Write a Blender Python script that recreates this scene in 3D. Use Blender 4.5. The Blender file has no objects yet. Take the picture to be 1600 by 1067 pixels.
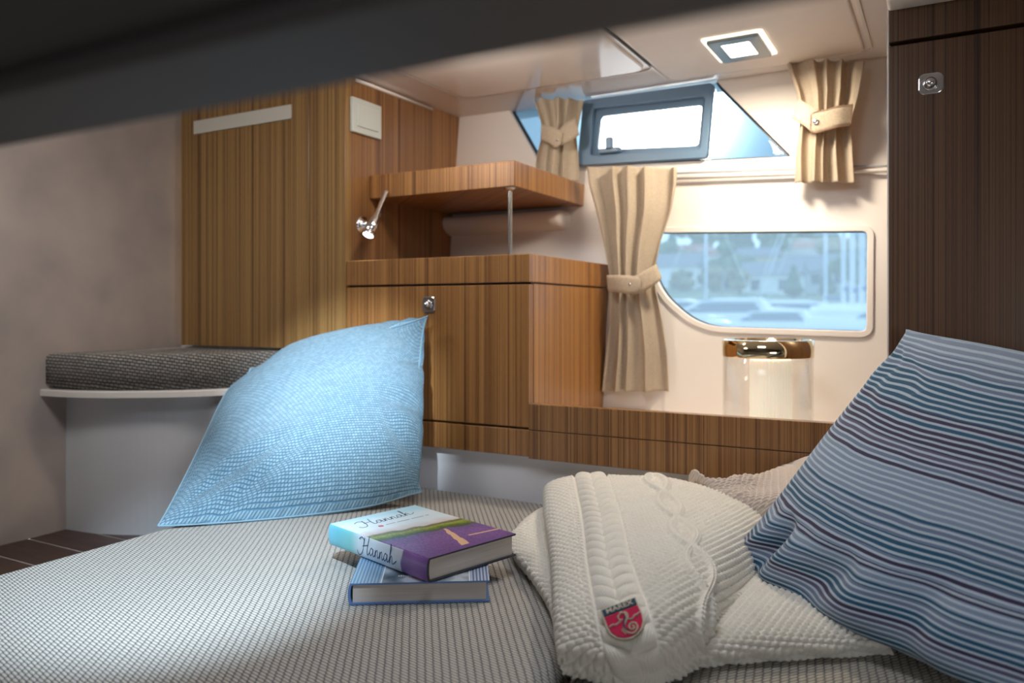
import bpy, bmesh, math, random
import numpy as np
from mathutils import Vector, Matrix
random.seed(4); np.random.seed(4)
PI = math.pi
SC = bpy.context.scene
COL = SC.collection
# ------------------------------------------------------------------ camera
# camera sits at the origin (eye level z = 0), mattress top is 0.36 m below it, floor 0.48 m below
F = 1223.0; YAW = math.radians(29.08); HOR = 487.0
cam_d = bpy.data.cameras.new('camera'); cam = bpy.data.objects.new('camera', cam_d); COL.objects.link(cam)
cam.location = (0, 0, 0); cam.rotation_euler = (PI/2, 0, YAW)
cam_d.sensor_width = 36; cam_d.lens = F/1600*36
cam_d.shift_y = -(533.5-HOR)/1600
cam_d.clip_start = .01; cam_d.clip_end = 1000
cam_d.dof.use_dof = True; cam_d.dof.focus_distance = 1.08; cam_d.dof.aperture_fstop = 4.0
SC.camera = cam
vs = SC.view_settings; SC.display_settings.display_device = 'sRGB'
vs.view_transform = 'Standard'; vs.look = 'None'; vs.exposure = 0.10; vs.gamma = 1.0; vs.use_curve_mapping = False
SC.cycles.max_bounces = 8; SC.cycles.transparent_max_bounces = 12
SC.cycles.caustics_reflective = False; SC.cycles.caustics_refractive = False
SC.cycles.sample_clamp_indirect = 4

FW = Vector((-math.sin(YAW), math.cos(YAW), 0)); RT = Vector((math.cos(YAW), math.sin(YAW), 0))
def ray(px, py): return FW + RT*((px-800)/F) + Vector((0, 0, (HOR-py)/F))
def onX(px, py, X): r = ray(px, py); return r*(X/r.x)
def onY(px, py, Y): r = ray(px, py); return r*(Y/r.y)
def onZ(px, py, z): r = ray(px, py); return r*(z/r.z)
def atD(px, py, d): return ray(px, py)*d
HY, HS = 1.70, .12                       # hull side: Y = HY + HS*z
def onH(px, py): r = ray(px, py); return r*(HY/(r.y-HS*r.z))
MT = -.36                                # mattress top
def onM(px, py, h): return onZ(px, py, MT+h)

# ------------------------------------------------------------------ world and lights
SUN = Vector((-.30, .92, .25)).normalized()
w = bpy.data.worlds.new('world'); SC.world = w; w.use_nodes = True
nt = w.node_tree; nt.nodes.clear()
def N(nt, t, **k):
    n = nt.nodes.new(t)
    for a, b in k.items(): setattr(n, a, b)
    return n
def L(nt, a, b): nt.links.new(a, b)
def math_n(nt, op, a, b=None, c=None, clamp=False):
    n = N(nt, 'ShaderNodeMath', operation=op); n.use_clamp = clamp
    for i, v in enumerate((a, b, c)):
        if v is None: continue
        if isinstance(v, (int, float)): n.inputs[i].default_value = v
        else: L(nt, v, n.inputs[i])
    return n.outputs[0]
def ramp(nt, fac, stops, interp='LINEAR'):
    n = N(nt, 'ShaderNodeValToRGB'); cr = n.color_ramp; cr.interpolation = interp
    while len(cr.elements) < len(stops): cr.elements.new(.5)
    for e, (p, c) in zip(cr.elements, stops):
        e.position = p; e.color = (*c, 1) if len(c) == 3 else c
    L(nt, fac, n.inputs[0]); return n.outputs[0]
tc = N(nt, 'ShaderNodeTexCoord')
sp = N(nt, 'ShaderNodeSeparateXYZ'); L(nt, tc.outputs['Generated'], sp.inputs[0])
sky = ramp(nt, sp.outputs['Z'], [(0, (.74, .86, .95)), (.25, (.66, .80, .95)), (1, (.58, .70, .90))])
dt = N(nt, 'ShaderNodeVectorMath', operation='DOT_PRODUCT'); L(nt, tc.outputs['Generated'], dt.inputs[0]); dt.inputs[1].default_value = SUN
gl = math_n(nt, 'POWER', math_n(nt, 'MAXIMUM', dt.outputs['Value'], 0), 500)
gl = math_n(nt, 'MULTIPLY', gl, 26)
mx = N(nt, 'ShaderNodeVectorMath', operation='SCALE'); mx.inputs[0].default_value = (1, .97, .92); L(nt, gl, mx.inputs['Scale'])
ad = N(nt, 'ShaderNodeVectorMath', operation='ADD'); L(nt, sky, ad.inputs[0]); L(nt, mx.outputs[0], ad.inputs[1])
bg = N(nt, 'ShaderNodeBackground'); L(nt, ad.outputs[0], bg.inputs[0]); bg.inputs[1].default_value = 2.0
wo = N(nt, 'ShaderNodeOutputWorld'); L(nt, bg.outputs[0], wo.inputs[0])

def light(name, kind, loc, to, energy, col, **k):
    d = bpy.data.lights.new(name, kind); d.energy = energy; d.color = col
    for a, b in k.items(): setattr(d, a, b)
    o = bpy.data.objects.new(name, d); COL.objects.link(o); o.location = loc
    o.rotation_euler = (Vector(to)-Vector(loc)).to_track_quat('-Z', 'Y').to_euler()
    return o
# low sun behind the boat side window
light('sun', 'SUN', SUN*5, (0, 0, 0), 3.0, (1, .93, .82), angle=math.radians(1.5))
# unseen fill lamps added behind the camera, above the berth and at its left
light('cabin_rear_fill', 'AREA', (.45, -.38, -.05), (-.35, 1.2, -.05), 3.3, (.88, .93, 1), shape='RECTANGLE', size=.75, size_y=.25)
light('berth_overhead_fill', 'AREA', (-.35, .72, .50), (-.35, .80, -.4), 2.2, (.86, .91, 1), shape='RECTANGLE', size=.26, size_y=.2)  # unseen overhead fill, added to light the berth
light('berth_left_fill', 'AREA', (-1.25, .62, .50), (-1.40, 1.1, -.3), 2.6, (1, .95, .90), shape='RECTANGLE', size=.3, size_y=.2)  # unseen fill, added to lift the dim left side
# unseen spots added inside the cabin for sunlit patches on mattress and blue cushion
light('beam_on_mattress', 'SPOT', (-.42, .30, .36), (-.93, .72, -.36), 66, (.68, .86, 1), spot_size=math.radians(40), spot_blend=.85, shadow_soft_size=.006)
light('beam_on_cushion', 'SPOT', (-.50, .34, .38), (-.98, 1.06, -.08), 120, (.80, .92, 1), spot_size=math.radians(26), spot_blend=1.0, shadow_soft_size=.012)
# warm light of the ceiling light, then an added shelf fill
light('window_nook_light', 'AREA', (-.345, 1.50, .485), (-.345, 1.52, -.3), 3.6, (1, .86, .68), shape='RECTANGLE', size=.09, size_y=.09)

light('shelf_nook_fill', 'AREA', (-.80, 1.20, .495), (-.90, 1.70, .20), 1.5, (1, .90, .80), shape='RECTANGLE', size=.09, size_y=.09)  # unseen fill added to brighten the recess around the shelf

# ------------------------------------------------------------------ mesh helpers
def finish(o, mat=None, parent=None, smooth=False, label=None, kind=None, world=True):
    COL.objects.link(o)
    if mat is not None: o.data.materials.append(mat)
    if smooth: o.data.polygons.foreach_set('use_smooth', [True]*len(o.data.polygons))
    if parent is not None:
        o.parent = parent
        if world and parent.parent is None: o.matrix_parent_inverse = parent.matrix_basis.inverted()
    if label: o['label'] = label
    if kind: o['kind'] = kind
    return o
def mesh(name, V, Fs, mat=None, parent=None, smooth=False, uv=None, **k):
    me = bpy.data.meshes.new(name); me.from_pydata([tuple(v) for v in V], [], [tuple(f) for f in Fs]); me.update()
    if uv is not None:
        l = me.uv_layers.new(name='UV'); idx = np.zeros(len(me.loops), dtype=int); me.loops.foreach_get('vertex_index', idx)
        l.data.foreach_set('uv', np.asarray(uv, dtype=np.float32)[idx].ravel())
    return finish(bpy.data.objects.new(name, me), mat, parent, smooth, **k)
def from_bm(name, bm, mat=None, parent=None, smooth=False, **k):
    me = bpy.data.meshes.new(name); bm.to_mesh(me); bm.free()
    return finish(bpy.data.objects.new(name, me), mat, parent, smooth, **k)
def add_box(bm, x0, x1, y0, y1, z0, z1, bev=0, seg=2):
    r = bmesh.ops.create_cube(bm, size=1)
    for v in r['verts']: v.co = Vector(((x0+x1)/2+v.co.x*(x1-x0), (y0+y1)/2+v.co.y*(y1-y0), (z0+z1)/2+v.co.z*(z1-z0)))
    if bev:
        es = list({e for v in r['verts'] for e in v.link_edges})
        bmesh.ops.bevel(bm, geom=es, offset=bev, segments=seg, affect='EDGES', profile=.5)
def box(name, x0, x1, y0, y1, z0, z1, mat, parent=None, bev=.001, seg=2, **k):
    bm = bmesh.new(); add_box(bm, x0, x1, y0, y1, z0, z1, bev, seg); return from_bm(name, bm, mat, parent, **k)
def gridmesh(name, P, mat, parent=None, uv=None, smooth=True, close=False, **k):
    P = np.asarray(P); n, m = P.shape[:2]
    i = np.arange(n*m).reshape(n, m)
    if close: i = np.concatenate([i, i[:, :1]], 1)
    q = np.stack([i[:-1, :-1], i[:-1, 1:], i[1:, 1:], i[1:, :-1]], -1).reshape(-1, 4)
    me = bpy.data.meshes.new(name)
    me.vertices.add(n*m); me.vertices.foreach_set('co', P.reshape(-1, 3).astype(np.float32).ravel())
    me.loops.add(q.size); me.loops.foreach_set('vertex_index', q.ravel().astype(np.int32))
    me.polygons.add(len(q)); me.polygons.foreach_set('loop_start', (np.arange(len(q))*4).astype(np.int32))
    if uv is not None:
        l = me.uv_layers.new(name='UV'); l.data.foreach_set('uv', np.asarray(uv).reshape(-1, 2)[q.ravel()].astype(np.float32).ravel())
    me.update(); me.validate()
    return finish(bpy.data.objects.new(name, me), mat, parent, smooth, **k)
def lathe(name, prof, c, mat, parent=None, n=32, axis=None, **k):
    ax = Vector(axis or (0, 0, 1)).normalized(); e1 = ax.orthogonal().normalized(); e2 = ax.cross(e1); c = Vector(c)
    P = [[c + ax*z + (e1*math.cos(2*PI*i/n)+e2*math.sin(2*PI*i/n))*max(r, 1e-5) for i in range(n)] for r, z in prof]
    return gridmesh(name, np.array([[tuple(p) for p in row] for row in P]), mat, parent, close=True, **k)
def crom(pts, n=8):
    pts = [Vector(p) for p in pts]; p = [pts[0]*2-pts[1]] + pts + [pts[-1]*2-pts[-2]]; out = []
    for i in range(1, len(p)-2):
        for k in range(n):
            t = k/n; a, b, c, d = p[i-1:i+3]
            out.append(.5*((2*b)+(c-a)*t+(2*a-5*b+4*c-d)*t*t+(3*b-a-3*c+d)*t**3))
    out.append(pts[-1]); return out
def tube_bm(bm, pts, r, n=8):
    pts = [Vector(p) for p in pts]; rings = []; m = len(pts)
    for i, p in enumerate(pts):
        t = (pts[min(i+1, m-1)]-pts[max(i-1, 0)]).normalized(); a = Vector((0, 0, 1)) if abs(t.z) < .9 else Vector((1, 0, 0))
        u = t.cross(a).normalized(); v = t.cross(u); rr = r[i] if isinstance(r, (list, tuple)) else r
        rings.append([bm.verts.new(p+(u*math.cos(2*PI*k/n)+v*math.sin(2*PI*k/n))*rr) for k in range(n)])
    for a, b in zip(rings, rings[1:]):
        for k in range(n): bm.faces.new((a[k], a[(k+1) % n], b[(k+1) % n], b[k]))
    bm.faces.new(rings[0][::-1]); bm.faces.new(rings[-1])
def tube(name, pts, r, mat, parent=None, n=10, **k):
    bm = bmesh.new(); tube_bm(bm, pts, r, n); return from_bm(name, bm, mat, parent, smooth=True, **k)
def prism(bm, out, z0, z1, bev=0):
    """closed 2-D outline (x,y) extruded z0..z1"""
    a = [bm.verts.new((x, y, z0)) for x, y in out]; b = [bm.verts.new((x, y, z1)) for x, y in out]; n = len(out)
    bm.faces.new(a[::-1]); top = bm.faces.new(b)
    for i in range(n): bm.faces.new((a[i], a[(i+1) % n], b[(i+1) % n], b[i]))
    bmesh.ops.recalc_face_normals(bm, faces=bm.faces)
    if bev: bmesh.ops.bevel(bm, geom=list(top.edges), offset=bev, segments=3, affect='EDGES', profile=.5)
def filled(outlines, depth, bevel=0, res=3):
    """2-D curve with holes -> mesh data (x, y in plane, z thickness)"""
    cu = bpy.data.curves.new('tmp', 'CURVE'); cu.dimensions = '2D'; cu.fill_mode = 'BOTH'; cu.extrude = depth/2; cu.bevel_depth = bevel; cu.bevel_resolution = res
    for o in outlines:
        s = cu.splines.new('POLY'); s.points.add(len(o)-1); s.use_cyclic_u = True
        for p, q in zip(s.points, o): p.co = (q[0], q[1], 0, 1)
    ob = bpy.data.objects.new('tmp', cu); COL.objects.link(ob)
    me = bpy.data.meshes.new_from_object(ob.evaluated_get(bpy.context.evaluated_depsgraph_get()))
    bpy.data.objects.remove(ob); bpy.data.curves.remove(cu); return me
def textmesh(body, size, depth=.0003, offset=0):
    cu = bpy.data.curves.new('tmp', 'FONT'); cu.body = body; cu.size = size; cu.extrude = depth; cu.offset = offset; cu.align_x = 'CENTER'; cu.align_y = 'CENTER'
    ob = bpy.data.objects.new('tmp', cu); COL.objects.link(ob)
    me = bpy.data.meshes.new_from_object(ob.evaluated_get(bpy.context.evaluated_depsgraph_get()))
    bpy.data.objects.remove(ob); bpy.data.curves.remove(cu); return me
def mapped(name, me, fn, mat, parent=None, smooth=False, **k):
    n = len(me.vertices); co = np.empty(n*3); me.vertices.foreach_get('co', co); co = co.reshape(-1, 3)
    out = np.array([tuple(fn(*c)) for c in co]); me.vertices.foreach_set('co', out.ravel()); me.update(); me.materials.clear()
    bm = bmesh.new(); bm.from_mesh(me); bmesh.ops.remove_doubles(bm, verts=bm.verts, dist=1e-5); bmesh.ops.recalc_face_normals(bm, faces=bm.faces); bm.to_mesh(me); bm.free()
    me.name = name
    return finish(bpy.data.objects.new(name, me), mat, parent, smooth, **k)
def rrect(x0, x1, y0, y1, r, n=6):
    o = []
    for cx, cy, a in ((x1-r, y1-r, 0), (x0+r, y1-r, 90), (x0+r, y0+r, 180), (x1-r, y0+r, 270)):
        for k in range(n+1): t = math.radians(a+90*k/n); o.append((cx+r*math.cos(t), cy+r*math.sin(t)))
    return o
def rounded(poly, rs, n=6):
    out = []; m = len(poly)
    for i in range(m):
        p = Vector(poly[i]); a = (Vector(poly[i-1])-p); b = (Vector(poly[(i+1) % m])-p); r = rs[i] if isinstance(rs, (list, tuple)) else rs
        r = min(r, a.length*.49, b.length*.49); a.normalize(); b.normalize()
        for k in range(n+1):
            t = k/n; out.append(tuple((p+a*r)*(1-t)**2 + p*2*t*(1-t) + (p+b*r)*t*t))
    return out
def thing(name, label, cat, loc=(0, 0, 0), rotz=0, group=None):
    o = bpy.data.objects.new(name, None); COL.objects.link(o); o.location = loc; o.rotation_euler = (0, 0, rotz); o.empty_display_size = .05
    o['label'] = label; o['category'] = cat
    if group: o['group'] = group
    return o
def tag(o, label, cat, group=None):
    o['label'] = label; o['category'] = cat
    if group: o['group'] = group
    return o
def struct(o): o['kind'] = 'structure'; return o

# ------------------------------------------------------------------ materials
def new_mat(name, col=(.8, .8, .8), rough=.5, metal=0, **k):
    m = bpy.data.materials.new(name); m.use_nodes = True; b = m.node_tree.nodes['Principled BSDF']
    b.inputs['Base Color'].default_value = (*col, 1); b.inputs['Roughness'].default_value = rough; b.inputs['Metallic'].default_value = metal
    for a, v in k.items(): b.inputs[a.replace('_', ' ')].default_value = v
    return m
def B(m): return m.node_tree.nodes['Principled BSDF']
def noise(nt, vec, scale, detail=2, rough=.5):
    n = N(nt, 'ShaderNodeTexNoise'); n.inputs['Scale'].default_value = scale; n.inputs['Detail'].default_value = detail; n.inputs['Roughness'].default_value = rough
    if vec is not None: L(nt, vec, n.inputs['Vector'])
    return n.outputs['Fac']
def bump(m, h, strength=.3, dist=.001):
    nt = m.node_tree; b = N(nt, 'ShaderNodeBump'); b.inputs['Strength'].default_value = strength; b.inputs['Distance'].default_value = dist
    L(nt, h, b.inputs['Height']); L(nt, b.outputs[0], B(m).inputs['Normal'])
def mixc(nt, fac, a, b, mode='MIX'):
    n = N(nt, 'ShaderNodeMix', data_type='RGBA', blend_type=mode)
    for s, v in ((n.inputs[0], fac), (n.inputs[6], a), (n.inputs[7], b)):
        if isinstance(v, (int, float)): s.default_value = v
        elif isinstance(v, tuple): s.default_value = (*v, 1)
        else: L(nt, v, s)
    return n.outputs[2]
def wood(name, gain=1.0, tint=(1, 1, 1), rough=.32, horiz=False):
    m = new_mat(name, rough=rough); nt = m.node_tree
    g = N(nt, 'ShaderNodeNewGeometry'); s = N(nt, 'ShaderNodeSeparateXYZ'); L(nt, g.outputs['Position'], s.inputs[0])
    u = math_n(nt, 'ADD', s.outputs['X'], math_n(nt, 'MULTIPLY', s.outputs['Y'], 1.13))
    def vec(k, kz):
        c = N(nt, 'ShaderNodeCombineXYZ'); L(nt, math_n(nt, 'MULTIPLY', u, k), c.inputs[0]); L(nt, math_n(nt, 'MULTIPLY', s.outputs['Z'], kz), c.inputs[2]); return c.outputs[0]
    fine = noise(nt, vec(520, .8), 1, 2); med = noise(nt, vec(190, .25), 1, 2, .7); big = noise(nt, vec(42, .05), 1, 1)
    pores = noise(nt, vec(900, 40), 1, 1)
    v = math_n(nt, 'ADD', math_n(nt, 'MULTIPLY', fine, .44), math_n(nt, 'MULTIPLY', med, .42))
    v = math_n(nt, 'ADD', v, math_n(nt, 'MULTIPLY', big, .30)); v = math_n(nt, 'ADD', v, math_n(nt, 'MULTIPLY', pores, .06))
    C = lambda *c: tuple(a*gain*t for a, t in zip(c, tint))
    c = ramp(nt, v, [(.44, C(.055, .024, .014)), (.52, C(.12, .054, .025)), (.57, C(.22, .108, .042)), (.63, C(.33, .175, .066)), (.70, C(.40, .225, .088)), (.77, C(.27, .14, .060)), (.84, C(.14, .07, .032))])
    L(nt, c, B(m).inputs['Base Color']); B(m).inputs['Coat Weight'].default_value = .13; B(m).inputs['Coat Roughness'].default_value = .18
    return m
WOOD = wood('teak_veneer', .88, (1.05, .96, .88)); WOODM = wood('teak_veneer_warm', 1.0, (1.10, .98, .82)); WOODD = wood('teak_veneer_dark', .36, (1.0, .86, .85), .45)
WOODL = wood('teak_veneer_olive', 1.15, (.93, 1.0, .93))
GAP = new_mat('dark_gap', (.012, .008, .008), .6)
def white(name, col, rough, nscale=3, amt=.04):
    m = new_mat(name, col, rough); nt = m.node_tree; g = N(nt, 'ShaderNodeNewGeometry')
    f = noise(nt, g.outputs['Position'], nscale, 3); c = mixc(nt, f, tuple(x*(1-amt) for x in col), tuple(min(1, x*(1+amt)) for x in col)); L(nt, c, B(m).inputs['Base Color'])
    return m
GEL = white('white_gelcoat', (.85, .81, .77), .22); GELW = white('warm_gelcoat', (.86, .80, .745), .25)
CEIL = white('glossy_ceiling', (.86, .80, .755), .12); PANEL = white('ceiling_panel_cover', (.84, .76, .69), .5, 40, .03)
BASEW = white('white_base_laminate', (.72, .74, .78), .25); RISER = white('white_riser', (.84, .85, .90), .6)
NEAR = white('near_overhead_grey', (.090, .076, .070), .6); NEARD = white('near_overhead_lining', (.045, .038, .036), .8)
CHROME = new_mat('chrome', (.86, .86, .88), .14, 1); STEEL = new_mat('brushed_steel', (.62, .60, .57), .25, 1)
def wallcloth():
    m = new_mat('suede_wall_fabric', (.30, .26, .235), .95); nt = m.node_tree; g = N(nt, 'ShaderNodeNewGeometry')
    a = noise(nt, g.outputs['Position'], 7, 3); b = noise(nt, g.outputs['Position'], 420, 2)
    c = ramp(nt, a, [(.3, (.38, .33, .31)), (.7, (.52, .44, .39))]); L(nt, c, B(m).inputs['Base Color']); bump(m, b, .35, .0008)
    B(m).inputs['Sheen Weight'].default_value = .3
    return m
SUEDE = wallcloth()
def weave(name, light, dark, cw, rh, use='pos', mort=.16, bs=.8, extra=None, rot=0):
    """basket weave: offset stitches, dark between"""
    m = new_mat(name, rough=.9); nt = m.node_tree
    if use == 'uv': src = N(nt, 'ShaderNodeTexCoord').outputs['UV']
    elif use == 'side':
        g = N(nt, 'ShaderNodeNewGeometry'); s = N(nt, 'ShaderNodeSeparateXYZ'); L(nt, g.outputs['Position'], s.inputs[0])
        c = N(nt, 'ShaderNodeCombineXYZ'); L(nt, math_n(nt, 'ADD', s.outputs['X'], math_n(nt, 'MULTIPLY', s.outputs['Y'], .9)), c.inputs[0]); L(nt, math_n(nt, 'ADD', s.outputs['Z'], math_n(nt, 'MULTIPLY', s.outputs['Y'], .25)), c.inputs[1]); src = c.outputs[0]
    else: src = N(nt, 'ShaderNodeNewGeometry').outputs['Position']
    mp = N(nt, 'ShaderNodeMapping'); mp.inputs['Rotation'].default_value = (0, 0, rot); L(nt, src, mp.inputs[0])
    wob = N(nt, 'ShaderNodeTexNoise'); wob.inputs['Scale'].default_value = 60; L(nt, mp.outputs[0], wob.inputs['Vector'])
    sc_ = N(nt, 'ShaderNodeVectorMath', operation='SCALE'); L(nt, wob.outputs['Color'], sc_.inputs[0]); sc_.inputs['Scale'].default_value = cw*.25
    av = N(nt, 'ShaderNodeVectorMath', operation='ADD'); L(nt, mp.outputs[0], av.inputs[0]); L(nt, sc_.outputs[0], av.inputs[1])
    br = N(nt, 'ShaderNodeTexBrick'); L(nt, av.outputs[0], br.inputs['Vector']); br.offset = .5; br.squash = 1
    br.inputs['Scale'].default_value = 1; br.inputs['Brick Width'].default_value = cw; br.inputs['Row Height'].default_value = rh
    br.inputs['Mortar Size'].default_value = min(cw, rh)*mort; br.inputs['Mortar Smooth'].default_value = .9; br.inputs['Bias'].default_value = 0
    br.inputs['Color1'].default_value = (*light, 1); br.inputs['Color2'].default_value = (*[x*.72 for x in light], 1); br.inputs['Mortar'].default_value = (*dark, 1)
    fib = noise(nt, src, 1500, 2); col = mixc(nt, .35, br.outputs['Color'], ramp(nt, fib, [(.3, (.35, .35, .35)), (.7, (1, 1, 1))]), 'MULTIPLY')
    if extra: col = extra(nt, col, src)
    L(nt, col, B(m).inputs['Base Color'])
    inv = math_n(nt, 'SUBTRACT', 1, br.outputs['Fac']); h = math_n(nt, 'ADD', inv, math_n(nt, 'MULTIPLY', fib, .3))
    bump(m, h, bs, rh*.4); B(m).inputs['Sheen Weight'].default_value = .15; B(m).inputs['Specular IOR Level'].default_value = .2
    return m
def braid(name, light_, dark_, p, q, ang, slope=.9):
    m = new_mat(name, rough=.9); nt = m.node_tree; g = N(nt, 'ShaderNodeNewGeometry'); s = N(nt, 'ShaderNodeSeparateXYZ'); L(nt, g.outputs['Position'], s.inputs[0])
    cs, sn = math.cos(ang), math.sin(ang); X_, Y_, Z_ = s.outputs
    wv = math_n(nt, 'MULTIPLY', math_n(nt, 'SUBTRACT', noise(nt, g.outputs['Position'], 90, 2), .5), .0016)
    u = math_n(nt, 'ADD', math_n(nt, 'SUBTRACT', math_n(nt, 'MULTIPLY', X_, sn/p), math_n(nt, 'MULTIPLY', Y_, cs/p)), math_n(nt, 'DIVIDE', wv, p))
    v = math_n(nt, 'ADD', math_n(nt, 'ADD', math_n(nt, 'MULTIPLY', X_, cs/q), math_n(nt, 'MULTIPLY', Y_, sn/q)), math_n(nt, 'MULTIPLY', Z_, 1/q))
    f = math_n(nt, 'SUBTRACT', math_n(nt, 'FRACT', u), .5); col_ = math_n(nt, 'FLOOR', u)
    v = math_n(nt, 'ADD', math_n(nt, 'ADD', v, math_n(nt, 'MULTIPLY', f, slope)), math_n(nt, 'MULTIPLY', col_, .5))
    a = math_n(nt, 'POWER', math_n(nt, 'SINE', math_n(nt, 'MULTIPLY', math_n(nt, 'FRACT', v), PI)), .7)
    b = math_n(nt, 'POWER', math_n(nt, 'COSINE', math_n(nt, 'MULTIPLY', f, PI)), .4); h = math_n(nt, 'MULTIPLY', a, b)
    fib = noise(nt, g.outputs['Position'], 1400, 2); c = ramp(nt, h, [(.18, dark_), (.5, tuple(x*.7 for x in light_)), (.75, light_)])
    c = mixc(nt, .35, c, ramp(nt, fib, [(.3, (.4, .4, .4)), (.7, (1, 1, 1))]), 'MULTIPLY'); L(nt, c, B(m).inputs['Base Color'])
    bump(m, math_n(nt, 'ADD', h, math_n(nt, 'MULTIPLY', fib, .25)), .9, .0022); B(m).inputs['Specular IOR Level'].default_value = .2; B(m).inputs['Sheen Weight'].default_value = .15
    return m
MATT = braid('mattress_weave', (.64, .61, .56), (.055, .055, .075), .0082, .0064, math.radians(126), 1.3)
MATT2 = braid('mattress_weave_turned', (.58, .53, .44), (.05, .05, .06), .0082, .0064, math.radians(99), -1.2)
SEATW = weave('seat_cushion_weave', (.50, .47, .43), (.015, .015, .018), .0125, .0068, 'side', mort=.26)
BLUE = weave('blue_cushion_weave', (.33, .53, .67), (.10, .24, .38), .0062, .0042, 'uv', mort=.26, bs=1.0)
CURT = weave('curtain_linen', (.88, .76, .59), (.62, .52, .39), .0022, .0014, 'uv', mort=.18, bs=.4)
def curt_trans():
    nt = CURT.node_tree; p = B(CURT); out = nt.nodes['Material Output']
    t = N(nt, 'ShaderNodeBsdfTranslucent'); t.inputs[0].default_value = (.75, .55, .33, 1); mxs = N(nt, 'ShaderNodeMixShader'); mxs.inputs[0].default_value = .28
    L(nt, p.outputs[0], mxs.inputs[1]); L(nt, t.outputs[0], mxs.inputs[2]); L(nt, mxs.outputs[0], out.inputs[0])
curt_trans()
def knit(name, a, b):
    m = new_mat(name, rough=.95); nt = m.node_tree; s = N(nt, 'ShaderNodeTexCoord').outputs['UV']
    f = noise(nt, s, 900, 3); g = noise(nt, s, 25, 2)
    c = mixc(nt, f, a, b); c = mixc(nt, .25, c, ramp(nt, g, [(.3, (.8, .8, .8)), (.7, (1, 1, 1))]), 'MULTIPLY'); L(nt, c, B(m).inputs['Base Color'])
    bump(m, f, .5, .001); B(m).inputs['Sheen Weight'].default_value = .5; B(m).inputs['Specular IOR Level'].default_value = .1
    B(m).inputs['Subsurface Weight'].default_value = 0
    return m
KNIT = knit('cream_wool', (.68, .635, .545), (.94, .90, .81)); KNITP = knit('rose_beige_wool', (.52, .43, .37), (.76, .66, .58))
def striped():
    m = new_mat('striped_cushion_fabric', rough=.9); nt = m.node_tree; uv = N(nt, 'ShaderNodeTexCoord').outputs['UV']
    s = N(nt, 'ShaderNodeSeparateXYZ'); L(nt, uv, s.inputs[0]); wv = noise(nt, uv, 9, 2); fib = noise(nt, uv, 1300, 2)
    st = N(nt, 'ShaderNodeMapping'); st.inputs['Scale'].default_value = (300, 2500, 1); L(nt, uv, st.inputs[0]); fb2 = noise(nt, st.outputs[0], 1, 2)
    v = math_n(nt, 'ADD', s.outputs['Y'], math_n(nt, 'MULTIPLY', math_n(nt, 'SUBTRACT', wv, .5), .012))
    v = math_n(nt, 'ADD', v, math_n(nt, 'MULTIPLY', math_n(nt, 'SUBTRACT', fib, .5), .0012))
    per = .0098
    ph = math_n(nt, 'FRACT', math_n(nt, 'DIVIDE', v, per))
    G = (.15, .20, .30); LG = (.22, .29, .40); PU = (.042, .036, .085); TE = (.02, .09, .165); PL = (.10, .095, .17); W = (.50, .60, .70)
    seq = [(0, TE), (.05, G), (.085, PL), (.105, PU), (.125, TE), (.155, G), (.19, TE), (.21, LG), (.245, PU), (.262, LG), (.276, PU), (.29, G), (.305, TE), (.36, G), (.38, TE), (.395, G), (.42, TE), (.435, LG), (.55, PU), (.567, G), (.59, PU), (.606, PL), (.64, PU), (.71, TE), (.73, PU), (.755, TE), (.86, G), (.88, TE), (.91, G), (.95, LG)]
    band = ramp(nt, math_n(nt, 'DIVIDE', v, .50), seq, 'CONSTANT')
    line = ramp(nt, ph, [(0, (1, 1, 1)), (.28, (1, 1, 1)), (.38, (0, 0, 0)), (.90, (0, 0, 0)), (1, (1, 1, 1))])
    c = mixc(nt, math_n(nt, 'MULTIPLY', line, .85), band, W)
    c = mixc(nt, .5, c, ramp(nt, fb2, [(.25, (.55, .55, .55)), (.7, (1, 1, 1))]), 'MULTIPLY')
    L(nt, c, B(m).inputs['Base Color']); bump(m, math_n(nt, 'ADD', line, math_n(nt, 'MULTIPLY', fib, .6)), .35, .0012)
    B(m).inputs['Sheen Weight'].default_value = .25; B(m).inputs['Specular IOR Level'].default_value = .15
    return m
STRIPE = striped()
def glass(name, tint, milk=.12, gloss=.08):
    m = bpy.data.materials.new(name); m.use_nodes = True; nt = m.node_tree; nt.nodes.clear(); out = N(nt, 'ShaderNodeOutputMaterial')
    t = N(nt, 'ShaderNodeBsdfTransparent'); t.inputs[0].default_value = (*tint, 1); d = N(nt, 'ShaderNodeBsdfTranslucent'); d.inputs[0].default_value = (*[min(1, x*1.1) for x in tint], 1)
    g = N(nt, 'ShaderNodeBsdfGlossy'); g.inputs['Roughness'].default_value = .02
    a = N(nt, 'ShaderNodeMixShader'); a.inputs[0].default_value = milk; L(nt, t.outputs[0], a.inputs[1]); L(nt, d.outputs[0], a.inputs[2])
    f = N(nt, 'ShaderNodeLayerWeight'); f.inputs[0].default_value = .22
    b = N(nt, 'ShaderNodeMixShader'); L(nt, math_n(nt, 'MULTIPLY', math_n(nt, 'POWER', f.outputs['Facing'], 1.0), gloss*10), b.inputs[0]); L(nt, a.outputs[0], b.inputs[1]); L(nt, g.outputs[0], b.inputs[2]); L(nt, b.outputs[0], out.inputs[0])
    return m
GLASSB = glass('blue_tinted_glass', (.66, .77, .84), .16, .03); GLASSC = glass('clear_glass', (.95, .98, 1), .25); GLASSH = glass('hurricane_glass', (.995, .995, .99), .0, .06)
def emit(name, col, s):
    m = new_mat(name, col, .5); B(m).inputs['Emission Color'].default_value = (*col, 1); B(m).inputs['Emission Strength'].default_value = s; return m

# ------------------------------------------------------------------ setting
XL, XR, YB, ZF, ZC = -1.70, .95, -.45, -.48, .52
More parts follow.
